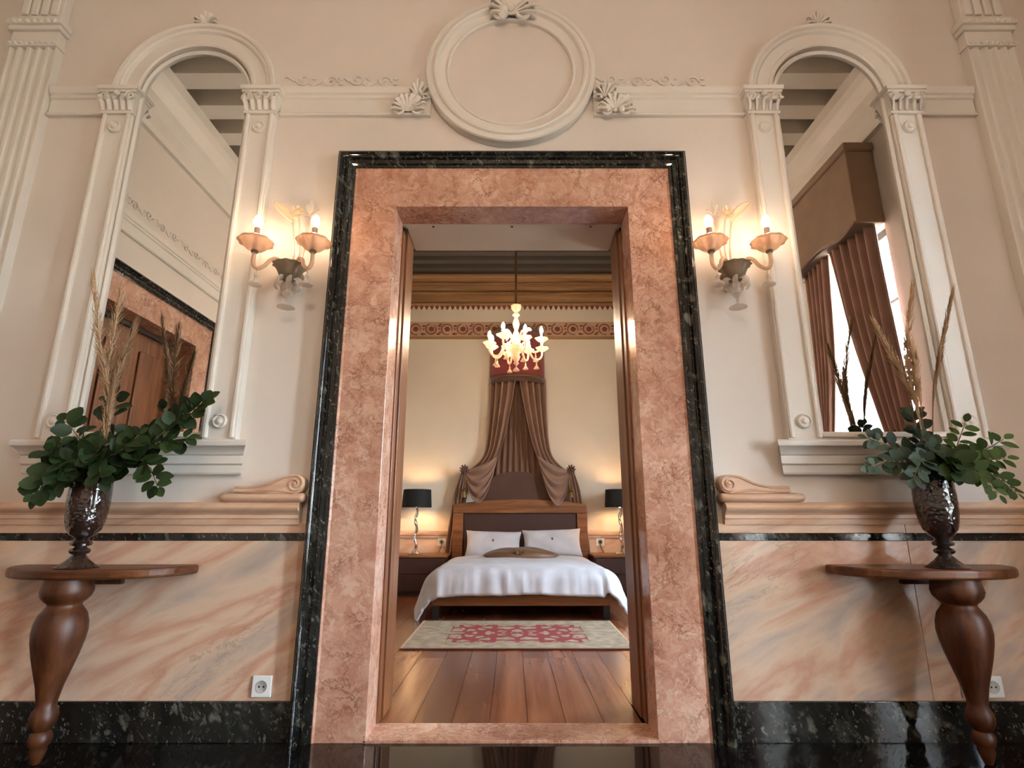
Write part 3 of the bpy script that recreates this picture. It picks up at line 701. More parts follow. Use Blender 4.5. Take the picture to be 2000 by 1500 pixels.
for i, (y0, y1) in enumerate(WIN):
    p = thing('window_pelmet', ('brown fabric pelmet over the nearer hall window, seen in the right mirror', 'brown fabric pelmet over the farther hall window')[i], 'pelmet', (RX, (y0 + y1) / 2, 3.15))
    MB().box(2.72, RX - 0.002, y0 - 0.1, y1 + 0.02, 3.15, 3.80).build('fabric_front', M['pelmet'], p, bevel=0.01)
    MB().box(2.70, RX - 0.002, y0 - 0.12, y1 + 0.04, 3.80, 3.87).build('pelmet_top', M['pelmet'], p, bevel=0.01)
    MB().tube(cr([(2.712, y1 + 0.01, 3.16), (2.70, y1 - 0.15, 3.11), (2.70, y1 - 0.35, 3.15), (2.70, (y0 + y1) / 2, 3.18), (2.70, y0 + 0.3, 3.15), (2.70, y0 + 0.1, 3.11), (2.71, y0 - 0.08, 3.16)], 5), 0.014, 6).build('cord_edge', M['drape'], p, smooth=True)
    ym = (y0 + y1) / 2
    for q, (ya, sgn, lab) in enumerate(((y1, 1, 'near'), (y0, -1, 'far'))):
        c = thing('window_curtain', 'long russet curtain tied back on the ' + lab + ' side of the ' + ('nearer' if i == 0 else 'farther') + ' hall window', 'curtain', (2.82, ya, 0.02))
        lead = pcurve([(2.80, ym + sgn * 0.012, 3.155), (2.80, ym + sgn * 0.06, 2.8), (2.80, ym + sgn * 0.15, 2.2), (2.80, ya - sgn * 0.16, 1.45), (2.80, ya - sgn * 0.02, 1.15), (2.80, ya - sgn * 0.10, 0.9), (2.80, ya - sgn * 0.16, 0.02)])
        back = pcurve([(2.86, ya, 3.155), (2.86, ya + sgn * 0.0, 2.8), (2.86, ya + sgn * 0.02, 2.2), (2.86, ya + sgn * 0.05, 1.45), (2.86, ya + sgn * 0.06, 1.15), (2.86, ya + sgn * 0.06, 0.9), (2.86, ya + sgn * 0.07, 0.02)])
        cloth(pleat_sheet(40, 60, back, lead, lambda t_: 0.03 if t_ < 0.55 else 0.02, 5.5, Vector((1, 0, 0))), 'curtain_cloth', M['curtain'], c)
        MB().tube(cr([(2.76, ya - sgn * 0.10, 1.22), (2.755, ya, 1.18), (2.80, ya + sgn * 0.08, 1.22), (2.93, ya + sgn * 0.09, 1.26)], 5), 0.014, 6).build('tie_cord', M['drape'], c, smooth=True)

# ------------------------------------------------------------------ glass wall sconces
def sconce(sg):
    X0, Z0 = sg * 1.075, 2.03
    t = thing('wall_sconce', 'two-armed blown glass wall sconce with lit candle bulbs ' + ('left' if sg < 0 else 'right') + ' of the doorway', 'wall lamp', (X0, 0, Z0))
    O = lambda x, y, z: (X0 + sg * x, -y, Z0 + z)        # x outward from the door, y from the wall
    MB().lathe([(0.0, 0), (0.04, 0), (0.04, 0.008), (0.02, 0.014), (0.012, 0.05), (0.0, 0.06)], 20, (X0, 0, Z0 + 0.01), 'Y').build('wall_plate', M['peachglass'], t, smooth=True)
    yb_ = 0.085
    bw = MB().lathe([(0.010, -0.046), (0.022, -0.042), (0.034, -0.033), (0.043, -0.020), (0.050, -0.004), (0.056, 0.012), (0.064, 0.026), (0.074, 0.036), (0.080, 0.038), (0.078, 0.042), (0.070, 0.038), (0.060, 0.027), (0.052, 0.012), (0.044, -0.008), (0.034, -0.024), (0.02, -0.034)], 72, O(0, yb_, 0), caps=False,
                    wob=lambda k_, a: 1 + (0.045 if 5 <= k_ <= 11 else 0.015) * math.sin(12 * a)).build('central_bowl', M['smokeglass'], t, smooth=True, ang=80)
    # leaves hanging under the bowl
    lv = MB()
    for i in range(7):
        a = 2 * PI * i / 7 + 0.2
        q = cr([O(0.015 * math.cos(a), yb_ + 0.015 * math.sin(a), -0.03), O(0.05 * math.cos(a), yb_ + 0.05 * math.sin(a), -0.035), O(0.06 * math.cos(a), yb_ + 0.06 * math.sin(a), -0.065), O(0.045 * math.cos(a), yb_ + 0.045 * math.sin(a), -0.085)], 4)
        lv.tube(q, [0.004 + 0.012 * math.sin(PI * (k_ + 0.5) / len(q)) for k_ in range(len(q))], 6, flat=0.4)
    lv.build('hanging_leaves', M['clearglass'], t, smooth=True)
    MB().lathe([(0.012, -0.04), (0.02, -0.06), (0.012, -0.08), (0.026, -0.105), (0.012, -0.125), (0.007, -0.132), (0.005, -0.148), (0.012, -0.158), (0.040, -0.170), (0.042, -0.175), (0.012, -0.172), (0.0, -0.172)], 18, O(0, yb_, 0)).build('bottom_finial', M['clearglass'], t, smooth=True, ang=60)
    for q in (-1, 1):
        cxo, cyo, cz0 = q * 0.137, 0.17, 0.07
        arm = cr([O(q * 0.03, yb_ + 0.01, 0.02), O(q * 0.05, yb_ + 0.03, 0.06), O(q * 0.075, 0.13, 0.05), O(q * 0.092, 0.15, 0.01), O(q * 0.118, 0.165, -0.012), O(q * 0.137, 0.17, 0.012), O(q * 0.137, 0.17, cz0)], 6)
        ar = MB().tube(arm, 0.0095, 10).build('curved_arm', M['peachglass'], t, smooth=True)
        MB().lathe([(0.014, 0.066), (0.018, 0.072), (0.014, 0.08)], 14, O(cxo, cyo, 0)).build('collar', M['smokeglass'], ar, smooth=True)
        cup = MB().lathe([(0.012, 0.077), (0.026, 0.080), (0.039, 0.086), (0.049, 0.095), (0.056, 0.106), (0.061, 0.118), (0.066, 0.126), (0.073, 0.129), (0.079, 0.124), (0.080, 0.119), (0.077, 0.127), (0.071, 0.133), (0.064, 0.130), (0.058, 0.120), (0.052, 0.107), (0.044, 0.096), (0.032, 0.088)], 72, O(cxo, cyo, 0), caps=False,
                         wob=lambda k_, a: 1 + (0.04 * math.sin(9 * a) if 5 <= k_ <= 13 else 0.0)).build('bobeche_cup', M['peachglass'], t, smooth=True, ang=80)
        MB().lathe([(0.011, 0.082), (0.012, 0.125), (0.013, 0.195), (0.010, 0.198)], 14, O(cxo, cyo, 0)).build('candle_sleeve', M['candle'], cup, smooth=True)
        MB().lathe([(0.010, 0.198), (0.015, 0.206), (0.0205, 0.220), (0.0205, 0.234), (0.016, 0.248), (0.008, 0.260), (0.0, 0.264)], 12, O(cxo, cyo, 0)).build('candle_bulb', M['bulb'], t, smooth=True)
        # bell drop under the arm
        MB().lathe([(0.003, -0.02), (0.004, -0.04), (0.010, -0.052), (0.006, -0.06), (0.014, -0.075), (0.030, -0.092), (0.031, -0.095), (0.012, -0.086), (0.0, -0.084)], 16, O(q * 0.118, 0.165, 0), wob=lambda k_, a: 1 + (0.08 * math.sin(6 * a) if k_ > 4 else 0)).build('bell_drop', M['clearglass'], ar, smooth=True, ang=60)
    # stems, big leaf, flower and bud rising behind
    for pts, nm in (([O(-0.005, 0.07, 0.02), O(0.0, 0.06, 0.14), O(0.02, 0.055, 0.27), O(0.045, 0.05, 0.345)], 'leaf'), ([O(-0.02, 0.07, 0.02), O(-0.025, 0.06, 0.14), O(-0.012, 0.055, 0.27), O(0.006, 0.05, 0.345)], 'flower'), ([O(-0.035, 0.07, 0.02), O(-0.05, 0.06, 0.14), O(-0.062, 0.055, 0.27), O(-0.06, 0.05, 0.33)], 'bud')):
        stem = MB().tube(cr(pts, 6), 0.0042, 6).build('glass_stem', M['peachglass'], t, smooth=True)
        e_ = pts[-1]; ex, ez = sg * (e_[0] - X0), e_[2] - Z0
        b = MB()
        if nm == 'leaf':
            rows = []
            for i in range(13):
                u = i / 12; w = 0.024 * math.sin(PI * u) ** 0.7 + 0.001; px, pz = ex + lerp(-0.03, 0.075, u), ez + lerp(-0.055, 0.045, u) + 0.012 * math.sin(PI * u)
                rows.append([O(px - 0.55 * w * s_, 0.05 + 0.022 * u + 0.010 * abs(s_), pz + 0.83 * w * s_) for s_ in (-1, -0.6, -0.2, 0.2, 0.6, 1)])
            b.grid(rows); lf = b.build('big_leaf', M['goldglass'], t, smooth=True, ang=180); sm = lf.modifiers.new('t', 'SOLIDIFY'); sm.thickness = 0.003
            MB().tube([r[2] for r in rows], 0.003, 5).build('leaf_rib', M['goldglass'], lf, smooth=True)
        elif nm == 'flower':
            for i in range(8):
                a = 2 * PI * i / 8
                q = cr([O(ex, 0.052, ez), O(ex + 0.024 * math.cos(a), 0.06, ez + 0.024 * math.sin(a)), O(ex + 0.034 * math.cos(a + 0.3), 0.075, ez + 0.034 * math.sin(a + 0.3))], 4)
                b.tube(q, [0.005, 0.008, 0.010, 0.011, 0.011, 0.010, 0.008, 0.006, 0.003][:len(q)], 6, flat=0.5)
            b.ball(O(ex, 0.062, ez), 0.013); b.build('flower', M['goldglass'], t, smooth=True)
        else:
            for i, (dx, dz) in enumerate(((-0.045, 0.035), (0.022, 0.06), (0.0, 0.09), (0.03, -0.005))):
                q = cr([O(ex, 0.05, ez), O(ex + dx * 0.5, 0.058, ez + dz * 0.6), O(ex + dx, 0.06, ez + dz)], 4)
                b.tube(q, [0.003 + 0.011 * math.sin(PI * k_ / (len(q) - 1)) for k_ in range(len(q))], 6, flat=0.4)
            b.build('leaf_spray', M['clearglass'], t, smooth=True)
sconce(-1); sconce(1)

# ------------------------------------------------------------------ console tables and vases
def console(sg):
    xl, X0 = sg * 1.758, sg * 1.725
    t = thing('console_table', 'half-round walnut console table on one turned leg ' + ('left' if sg < 0 else 'right') + ' of the doorway', 'console table', (xl, -0.22, 0))
    pts = [(X0 - 0.372, -0.026)]; rg = random.Random(4 + sg)
    for i in range(41):
        a = PI + PI * i / 40; r = 1 + 0.012 * math.sin(5 * a + sg) + rg.uniform(-0.003, 0.003)
        pts.append((X0 + 0.372 * r * math.cos(a), -0.056 + 0.255 * (abs(math.sin(a)) ** 0.9) * -1 * r))
    pts.append((X0 + 0.372, -0.026))
    MB().polyz(pts, 0.652, 0.69).build('slab_top', M['tabletop'], t, bevel=0.010, seg=3)
    prof = [(0.0, 0.002), (0.012, 0.002), (0.020, 0.02), (0.028, 0.045), (0.026, 0.058), (0.034, 0.066), (0.039, 0.085), (0.034, 0.104), (0.026, 0.113), (0.034, 0.122), (0.043, 0.14), (0.046, 0.16), (0.041, 0.18), (0.033, 0.195), (0.034, 0.215),
            (0.044, 0.265), (0.060, 0.32), (0.074, 0.37), (0.085, 0.42), (0.0895, 0.455), (0.087, 0.49), (0.078, 0.52), (0.064, 0.54), (0.056, 0.552), (0.058, 0.560), (0.068, 0.568), (0.082, 0.585), (0.088, 0.605), (0.084, 0.628), (0.080, 0.645), (0.080, 0.653)]
    MB().lathe(prof, 40, (xl, -0.22, 0)).build('turned_leg', M['table'], t, smooth=True, ang=60)
    MB().box(xl - 0.09, xl + 0.09, -0.05, -0.024, 0.61, 0.653).build('wall_cleat', M['table'], t, bevel=0.003)
    v = MB(); vx = sg * 1.738
    vp = [(0.0, 0.690), (0.074, 0.690), (0.076, 0.694), (0.060, 0.704), (0.040, 0.720), (0.028, 0.734), (0.022, 0.742), (0.034, 0.748), (0.037, 0.756), (0.032, 0.764), (0.022, 0.768), (0.020, 0.772), (0.036, 0.777), (0.039, 0.786), (0.032, 0.794), (0.024, 0.799),
          (0.0258, 0.806), (0.0447, 0.818), (0.0585, 0.838), (0.0671, 0.866), (0.0722, 0.90), (0.0748, 0.94), (0.0748, 0.98), (0.0731, 1.012), (0.0714, 1.03), (0.0671, 1.03), (0.0688, 1.0), (0.0688, 0.94), (0.0619, 0.87), (0.0430, 0.83), (0.0, 0.82)]
    v.lathe(vp, 40, (vx, -0.22, 0), caps=False)
    o = v.build('flower_vase', M['vase'], None, smooth=True, ang=50, origin=(vx, -0.22, 0.69))
    tag(o, 'dark amber hammered glass footed vase on the ' + ('left' if sg < 0 else 'right') + ' console table', 'vase')
console(-1); console(1)

# ---- leafy branches and pampas plumes
def leaf_mesh(name, m, ln, wd):
    b = MB(); rows = []
    for i in range(6):
        u = i / 5; w = wd * (math.sin(PI * min(1, u * 0.9 + 0.06)) ** 0.8)
        rows.append([(-w, u * ln, 0.10 * w + 0.10 * ln * u * u * -1), (0, u * ln, -0.12 * ln * u * u - 0.12 * w), (w, u * ln, 0.10 * w - 0.10 * ln * u * u)])
    b.grid(rows); return b.mesh(name, m, smooth=True, ang=180)
LM = {'round': [leaf_mesh('leaf', M['leaf'], 0.074, 0.031), leaf_mesh('leaf', M['leaf'], 0.060, 0.027)],
      'grey': [leaf_mesh('leaf', M['leaf2'], 0.056, 0.022), leaf_mesh('leaf', M['leaf2'], 0.046, 0.02)],
      'oval': [leaf_mesh('leaf', M['leaf3'], 0.058, 0.019), leaf_mesh('leaf', M['leaf3'], 0.05, 0.018)]}
def branch(label, group, pts, n, kind, seed, t0=0.22, spread=1.0, paired=False):
    rg = random.Random(seed); c = cr(pts, 8); m_ = len(c) - 1
    t = thing('leafy_branch', label, 'branch', c[0], group)
    MB().tube(c, [lerp(0.0042, 0.0016, i / m_) for i in range(m_ + 1)], 6).build('stem', M['stem'], t, smooth=True)
    for i in range(n):
        if paired: u = t0 + (1 - t0) * (i // 2) / max(1, (n - 1) // 2)
        else: u = t0 + (1 - t0) * i / (n - 1)
        x = u * m_; k_ = min(int(x), m_ - 1); p = c[k_].lerp(c[k_ + 1], x - k_); tg = (c[k_ + 1] - c[k_]).normalized()
        vw = Vector((rg.uniform(-0.5, 0.5), -0.8, rg.uniform(0.0, 0.9))).normalized()
        side = tg.cross(vw).normalized() * (1 if i % 2 else -1)
        if paired: d_ = (side + tg * 0.55 + Vector((rg.uniform(-.15, .15), rg.uniform(-.2, .2), rg.uniform(-.15, .15)))).normalized()
        else: d_ = (side * rg.uniform(0.5, 1.1) + tg * rg.uniform(0.1, 0.8) + Vector((rg.uniform(-.6, .6), rg.uniform(-.7, .3), rg.uniform(-.5, .5))) * spread).normalized()
        if i == n - 1: d_ = tg
        zn = (vw - d_ * vw.dot(d_)).normalized(); xn = d_.cross(zn)
        q = Matrix((xn, d_, zn)).transposed().to_quaternion()
        base = p + d_ * 0.006
        tip = base + d_ * 0.07
        if tip.y > -0.06: base = base + Vector((0, -0.06 - tip.y, 0)) if tip.y < 0.0 else base + Vector((0, -0.09, 0))
        me = LM[kind][rg.randrange(2)]
        o = put(me, 'leaf', t, base, q); s_ = rg.uniform(0.8, 1.15) * (0.75 if u > 0.93 else 1); o.scale = (s_, s_, s_)
    return t
def plume(label, group, pts, ln, wd, seed, m='plume'):
    rg = random.Random(seed); c = cr(pts, 10); m_ = len(c) - 1
    t = thing('pampas_plume', label, 'pampas grass', c[0], group)
    MB().tube(c, [lerp(0.0028, 0.0010, i / m_) for i in range(m_ + 1)], 5).build('stalk', M['stem'], t, smooth=True)
    b = MB()
    for i in range(440):
        u = 1 - ln * rg.random() ** 0.9; x = u * m_; k_ = min(int(x), m_ - 1); p = c[k_].lerp(c[k_ + 1], x - k_); tg = (c[k_ + 1] - c[k_]).normalized()
        v = (1 - u) / ln; w = 1.25 * wd * math.sin(PI * min(1, v * 0.85 + 0.1)) ** 0.8; a = rg.uniform(0, 2 * PI)
        o1 = tg.orthogonal().normalized(); o2 = tg.cross(o1); rd = o1 * math.cos(a) + o2 * math.sin(a)
        l_ = rg.uniform(0.025, 0.085)
        e0 = p; e1 = p + tg * l_ * 0.5 + rd * w * 0.7; e2 = p + tg * l_ + rd * w * rg.uniform(0.3, 1.6)
        sd = tg.cross(rd) * 0.0019
        b.add([e0 - sd, e0 + sd, e1 - sd, e1 + sd, e2], [(0, 1, 3, 2), (2, 3, 4)])
    o = b.build('feathery_head', M[m], t); tag(o, kind='stuff')
    return t
def V(px, py, y): return at(px, py, y)
GL, GR = 'leafy branches in the left vase', 'leafy branches in the right vase'
mL = Vector((-1.738, -0.22, 0.86)); rim = lambda sg, dx, dy: Vector((sg * 1.738 + dx, -0.22 + dy, 1.02))
BL = [('branch of round dark leaves reaching far right across the left mirror', [(300, 860, -.24), (350, 820, -.20), (402, 782, -.17)], 30),
      ('branch of round dark leaves rising steeply in front of the left mirror', [(215, 870, -.22), (220, 820, -.20), (226, 772, -.18)], 17),
      ('branch of round dark leaves pointing up and left from the left vase', [(165, 880, -.25), (150, 850, -.26), (128, 822, -.25)], 15),
      ('branch of round dark leaves stretched left and level from the left vase', [(140, 900, -.28), (105, 885, -.30), (100, 880, -.31)], 14),
      ('branch of round dark leaves drooping lowest left of the left vase', [(130, 910, -.28), (95, 930, -.32), (72, 968, -.34)], 22),
      ('branch of round dark leaves hanging over the right rim of the left vase', [(240, 895, -.27), (285, 905, -.30), (308, 950, -.32)], 20),
      ('branch of round dark leaves low along the sill right of the left vase', [(255, 880, -.25), (310, 865, -.25), (365, 855, -.22)], 26),
      ('branch of round dark leaves bunched over the front of the left vase', [(175, 900, -.31), (185, 890, -.34), (200, 935, -.36)], 24),
      ('branch of round dark leaves curling over the left rim of the left vase', [(150, 905, -.30), (125, 905, -.33), (118, 940, -.35)], 18),
      ('branch of round dark leaves filling the middle of the left bouquet', [(205, 900, -.27), (235, 880, -.28), (270, 850, -.27)], 24)]
for i, (lab, pp, n) in enumerate(BL):
    dx = (pp[0][0] - 190) / 100 * 0.035
    branch(lab, None, [mL + Vector((-dx * 0.3, 0, 0)), rim(-1, max(-.06, min(.06, dx)), -0.02 if i > 6 else 0)] + [V(*p) for p in pp], int(n * 1.35), 'round', 100 + i, 0.30)
mR = Vector((1.738, -0.22, 0.86))
BR = [('pinnate branch of oval green leaves arching down to the right frame edge', [(1880, 905, -.26), (1935, 925, -.30), (1985, 962, -.33)], 30, 'oval', True),
      ('pinnate branch of oval green leaves rising at the right of the right vase', [(1860, 895, -.24), (1872, 862, -.24), (1885, 826, -.24)], 13, 'oval', True),
      ('pinnate branch of pale oval leaves pointing up and right from the right vase', [(1880, 890, -.24), (1920, 880, -.26), (1960, 858, -.27)], 15, 'oval', True),
      ('pinnate branch of oval green leaves level to the right of the right vase', [(1870, 905, -.28), (1915, 900, -.30), (1965, 895, -.32)], 19, 'oval', True),
      ('pinnate branch of oval green leaves drooping right of the right vase rim', [(1870, 915, -.29), (1910, 925, -.33), (1950, 965, -.36)], 18, 'oval', True),
      ('branch of grey-green leaves stretched left to the mirror sill from the right vase', [(1790, 890, -.24), (1740, 872, -.24), (1695, 856, -.22)], 20, 'grey', False),
      ('branch of grey-green leaves drooping left of the right vase', [(1785, 905, -.27), (1740, 900, -.30), (1700, 912, -.32)], 20, 'grey', False),
      ('branch of grey-green leaves rising in front of the right mirror', [(1805, 880, -.22), (1790, 840, -.20), (1782, 806, -.18)], 24, 'grey', False),
      ('branch of grey-green leaves bunched over the front of the right vase', [(1810, 905, -.31), (1800, 900, -.34), (1785, 935, -.36)], 24, 'grey', False),
      ('branch of grey-green leaves filling the middle of the right bouquet', [(1825, 890, -.27), (1820, 875, -.28), (1800, 850, -.28)], 24, 'grey', False),
      ('branch of dark leaves low over the right rim of the right vase', [(1850, 905, -.30), (1865, 905, -.34), (1870, 925, -.36)], 20, 'round', False)]
for i, (lab, pp, n, kd, pr) in enumerate(BR):
    dx = (pp[0][0] - 1825) / 100 * 0.035
    branch(lab, None, [mR + Vector((-dx * 0.3, 0, 0)), rim(1, max(-.06, min(.06, dx)), -0.02 if i in (8, 10) else 0)] + [V(*p) for p in pp], int(n * 1.25) | 1 if pr else int(n * 1.35), kd, 200 + i, 0.30, 0.8, pr)
PLL = [('tall thin pampas plume leaning left in the left vase', [(215, 800, -.24), (198, 690, -.25), (182, 548, -.26)], 0.62, 0.022, 'plume'),
       ('broad pampas plume standing upright in the left vase', [(210, 800, -.24), (214, 700, -.24), (236, 578, -.23)], 0.66, 0.030, 'plume'),
       ('dark pampas plume leaning right in the left vase', [(215, 800, -.25), (232, 720, -.25), (262, 640, -.24)], 0.55, 0.020, 'plumed')]
for i, (lab, pp, ln, wd, mm) in enumerate(PLL):
    plume(lab, None, [mL, rim(-1, 0.01 * i, 0.01)] + [V(*p) for p in pp], ln, wd, 300 + i, mm)
PLR = [('thin pampas plume leaning farthest right in the right vase', [(1822, 800, -.24), (1835, 700, -.26), (1858, 582, -.27)], 0.5, 0.010, 'plumed'),
       ('tall pampas plume standing upright in the right vase', [(1790, 790, -.24), (1772, 690, -.24), (1782, 566, -.24)], 0.6, 0.016, 'plume'),
       ('broad pampas plume leaning left in the right vase', [(1792, 800, -.23), (1755, 720, -.22), (1712, 638, -.20)], 0.55, 0.018, 'plume'),
       ('short pampas plume in the middle of the right vase', [(1800, 800, -.25), (1790, 740, -.26), (1784, 690, -.26)], 0.5, 0.016, 'plume')]
for i, (lab, pp, ln, wd, mm) in enumerate(PLR):
    plume(lab, None, [mR, rim(1, -0.01 * i + 0.02, 0.01)] + [V(*p) for p in pp], ln, wd, 320 + i, mm)

# ------------------------------------------------------------------ wall sockets
def socket(label, x, z, y, sgn=-1, sc=1.0, plug=False):
    t = thing('wall_socket', label, 'socket', (x, y, z)); h = 0.041 * sc
    MB().box(x - h, x + h, y - 0.010, y, z - h, z + h).build('face_plate', M['plastic'], t, bevel=0.004)
    MB().lathe([(0.024 * sc, 0.009), (0.024 * sc, 0.012), (0.021 * sc, 0.012), (0.019 * sc, 0.0105), (0, 0.0105)], 24, (x, y, z), 'Y').build('round_recess', M['socketin'], t, smooth=True, ang=40)
    for q in (-1, 1): MB().lathe([(0.004, 0.0104), (0.004, 0.0112)], 8, (x + q * 0.0095 * sc, y, z), 'Y').build('pin_hole', M['hole'], t)
    if plug:
        MB().box(x - 0.012, x + 0.012, y - 0.045, y - 0.01, z - 0.014, z + 0.014).build('plug', M['blackmetal'], t, bevel=0.004)
        MB().tube(cr([(x, y - 0.04, z - 0.01), (x, y - 0.05, z - 0.06), (x - 0.03 * sgn, y - 0.045, z - 0.12), (x - 0.06 * sgn, y - 0.04, z - 0.17)], 5), 0.004, 6).build('cable', M['blackmetal'], t, smooth=True)
    return t
socket('white wall socket on the marble panel left of the doorway', -1.035, 0.208, -0.014)
socket('white wall socket just left of the right console table leg', 1.898, 0.206, -0.014)
socket('white wall socket just right of the right console table leg', 1.988, 0.206, -0.014)

# ------------------------------------------------------------------ bedroom shell
fb = st(MB().box(-BX - 0.3, BX + 0.5, 0.0, BY1 + 0.3, -0.2, -0.02).build('floor_bedroom', M['hole']), 'oak plank floor of the bedroom')
rg = random.Random(11); pw = 0.17; PM = {}
def plank(x, y0, y1):
    L_ = round(y1 - y0, 2)
    if L_ not in PM: PM[L_] = MB().box(-pw / 2 + 0.0012, pw / 2 - 0.0012, -L_ / 2 + 0.0012, L_ / 2 - 0.0012, -0.02, 0.0).mesh('plank', M['plank'])
    put(PM[L_], 'plank', fb, (x, (y0 + y1) / 2, 0))
nx = int(2 * BX / pw) + 1
for i in range(nx):
    x = -BX + pw * (i + 0.5)
    ya = 0.17 if abs(x) + pw / 2 < OX + 0.12 else BY0
    cut = [ya] + [round(ya + d_, 2) for d_ in [(1.2, 2.9), (1.9, 3.6), (0.7, 2.4), (1.5, 3.2)][rg.randrange(4)]] + [BY1]
    for a, b in zip(cut, cut[1:]): plank(x, a, b)
wfar = st(MB().box(-BX - 0.3, BX + 0.5, BY1, BY1 + 0.25, 0, 4.8).build('wall_bedroom_far', M['bedwall']), 'cream bedroom wall behind the bed')
st(MB().box(-BX - 0.25, -BX, BY0, BY1, 0, 4.8).build('wall_bedroom_left', M['bedwall']))
b = MB(); x0, x1 = BX, BX + 0.45
b.box(x0, x1, BY0, BWIN[0], 0, 4.8).box(x0, x1, BWIN[1], BY1, 0, 4.8).box(x0, x1, BWIN[0], BWIN[1], 0, 1.0).box(x0, x1, BWIN[0], BWIN[1], 2.6, 4.8)
st(b.build('wall_bedroom_right', M['bedwall']))
window('window_3', BWIN[0], BWIN[1], 3.0, 1.0, 2.6, 4)
cb_ = st(MB().box(-BX - 0.3, BX + 0.5, BY0 - 0.1, BY1 + 0.3, BZ, BZ + 0.3).build('ceiling_bedroom', M['darkceil']), 'dark boarded bedroom ceiling')
bm2 = MB().box(-BX, BX, -0.055, 0.055, -0.07, 0).mesh('beam', M['darkbeam'])
yb = 0.62
while yb < BY1 - 0.1: put(bm2, 'beam', cb_, (0, yb, BZ)); yb += 0.235
# far-wall cornice: boards, mouldings, row of teeth; painted frieze; dado rail
YF = Matrix.Translation((0, BY1, 0))
cn = st(MB().hbar([(0, 3.905), (0.05, 3.905), (0.06, 3.915), (0.06, 3.935), (0.02, 3.94), (0.02, 3.955), (0.045, 3.96), (0.045, 4.055), (0.10, 4.06), (0.10, 4.085), (0.04, 4.095), (0.04, 4.12), (0.075, 4.125), (0.075, 4.185), (0.14, 4.19), (0.14, 4.215), (0.09, 4.225), (0.11, 4.245), (0.17, 4.28), (0.19, 4.30), (0.19, 4.33), (0, 4.33)], -BX, BX).xf(YF).build('trim_17', M['cornwood']), 'brown wooden cornice with pointed teeth in the bedroom')
tm = MB().poly([(-0.026, 0.0), (0.026, 0.0), (0.020, -0.022), (0.008, -0.05), (0, -0.056), (-0.008, -0.05), (-0.020, -0.022)], -0.016, 0).mesh('tooth', M['friezered'])
x = -1.93
while x < 1.95: put(tm, 'tooth', cn, (x, BY1 - 0.002, 3.905)); x += 0.0757
fz = st(MB().box(-BX, BX, BY1 - 0.006, BY1, 3.43, 3.66).build('trim_18', M['frieze']), 'painted scroll frieze in red-brown on the bedroom wall')
MB().box(-BX, BX, BY1 - 0.022, BY1 - 0.004, 3.395, 3.432).build('frieze_moulding', M['cornwood'], fz)
def motif_mesh(flip):
    b = MB()
    b.tube(spiral(0, 0, -0.008, 0.086, 0.066, 0.86, PI * 0.6 * (1 if flip else -1), 24, 1 if flip else -1), 0.011, 5, flat=0.35)
    for i in range(6):
        a = i * PI / 3 + (0.5 if flip else 0)
        b.ball((0.026 * math.cos(a), -0.008, 0.026 * math.sin(a)), 0.016, 6, 4, (1, 0.3, 1))
    b.ball((0, -0.008, 0), 0.016, 6, 4, (1, 0.3, 1))
    for dx, dz, r in ((0.115, 0.045, 0.02), (0.1, -0.075, 0.022), (0.125, -0.05, 0.016), (0.13, 0.075, 0.014), (0.112, 0.0, 0.014)): b.ball((dx, -0.008, dz * (1 if flip else -1) if r < 0.02 else dz), r, 6, 4, (1.3, 0.25, 0.7))
    return b.mesh('scroll_motif', M['friezered'], smooth=True)
mm_ = [motif_mesh(0), motif_mesh(1)]
x, i = -1.85, 0
while x < 1.9: put(mm_[i % 2], 'scroll_motif', fz, (x, BY1 - 0.004, 3.548)); x += 0.228; i += 1
st(MB().box(-BX, BX, BY1 - 0.01, BY1, 0, 0.645).build('trim_19', M['rail']), 'peach marble dado below the bedroom rail')
st(MB().hbar([(0, 0.64), (0.03, 0.64), (0.035, 0.665), (0.045, 0.675), (0.05, 0.70), (0.045, 0.725), (0, 0.732)], -BX, BX).xf(YF).build('trim_20', M['rail'], smooth=True, ang=30), 'peach marble dado rail behind the bed')

# ------------------------------------------------------------------ bed
BC = 0.085
bed = thing('double_bed', 'low wooden double bed with dark padded headboard', 'bed', (BC, 3.7, 0))
L0, R0 = BC - 0.805, BC + 0.80
MB().box(L0, R0, 2.73, 2.77, 0.118, 0.275).build('foot_rail', M['bedwood'], bed, bevel=0.006)
for xa in (L0, R0 - 0.04): MB().box(xa, xa + 0.04, 2.77, 4.72, 0.118, 0.275).build('side_rail', M['bedwood'], bed, bevel=0.006)
MB().box(L0 + 0.04, R0 - 0.04, 2.77, 4.72, 0.20, 0.24).build('slat_base', M['bedwood'], bed)
for xa in (L0 + 0.0, R0 - 0.06):
    for ya in (2.745, 4.60): MB().box(xa, xa + 0.06, ya, ya + 0.06, 0.001, 0.118).build('leg', M['blackmetal'], bed, bevel=0.003)
HX0, HX1 = BC + 0.02 - 0.875, BC + 0.02 + 0.875
def arch_top(x): return 1.065 + 0.062 * (1 - ((x - (HX0 + HX1) / 2) / 0.875) ** 2)
fw_ = 0.135
top = [(lerp(HX0, HX1, i / 20), arch_top(lerp(HX0, HX1, i / 20))) for i in range(21)]
MB().poly([(HX0, 0.952)] + top + [(HX1, 0.952)], 4.77, 4.85).build('headboard_top', M['bedwood'], bed, bevel=0.008)
for xa in (HX0, HX1 - fw_): MB().box(xa, xa + fw_, 4.772, 4.848, 0.001, 0.952).build('headboard_post', M['bedwood'], bed, bevel=0.006)
MB().box(HX0 + fw_, HX1 - fw_, 4.80, 4.845, 0.15, 0.952).build('padded_panel', M['leather'], bed, bevel=0.01)
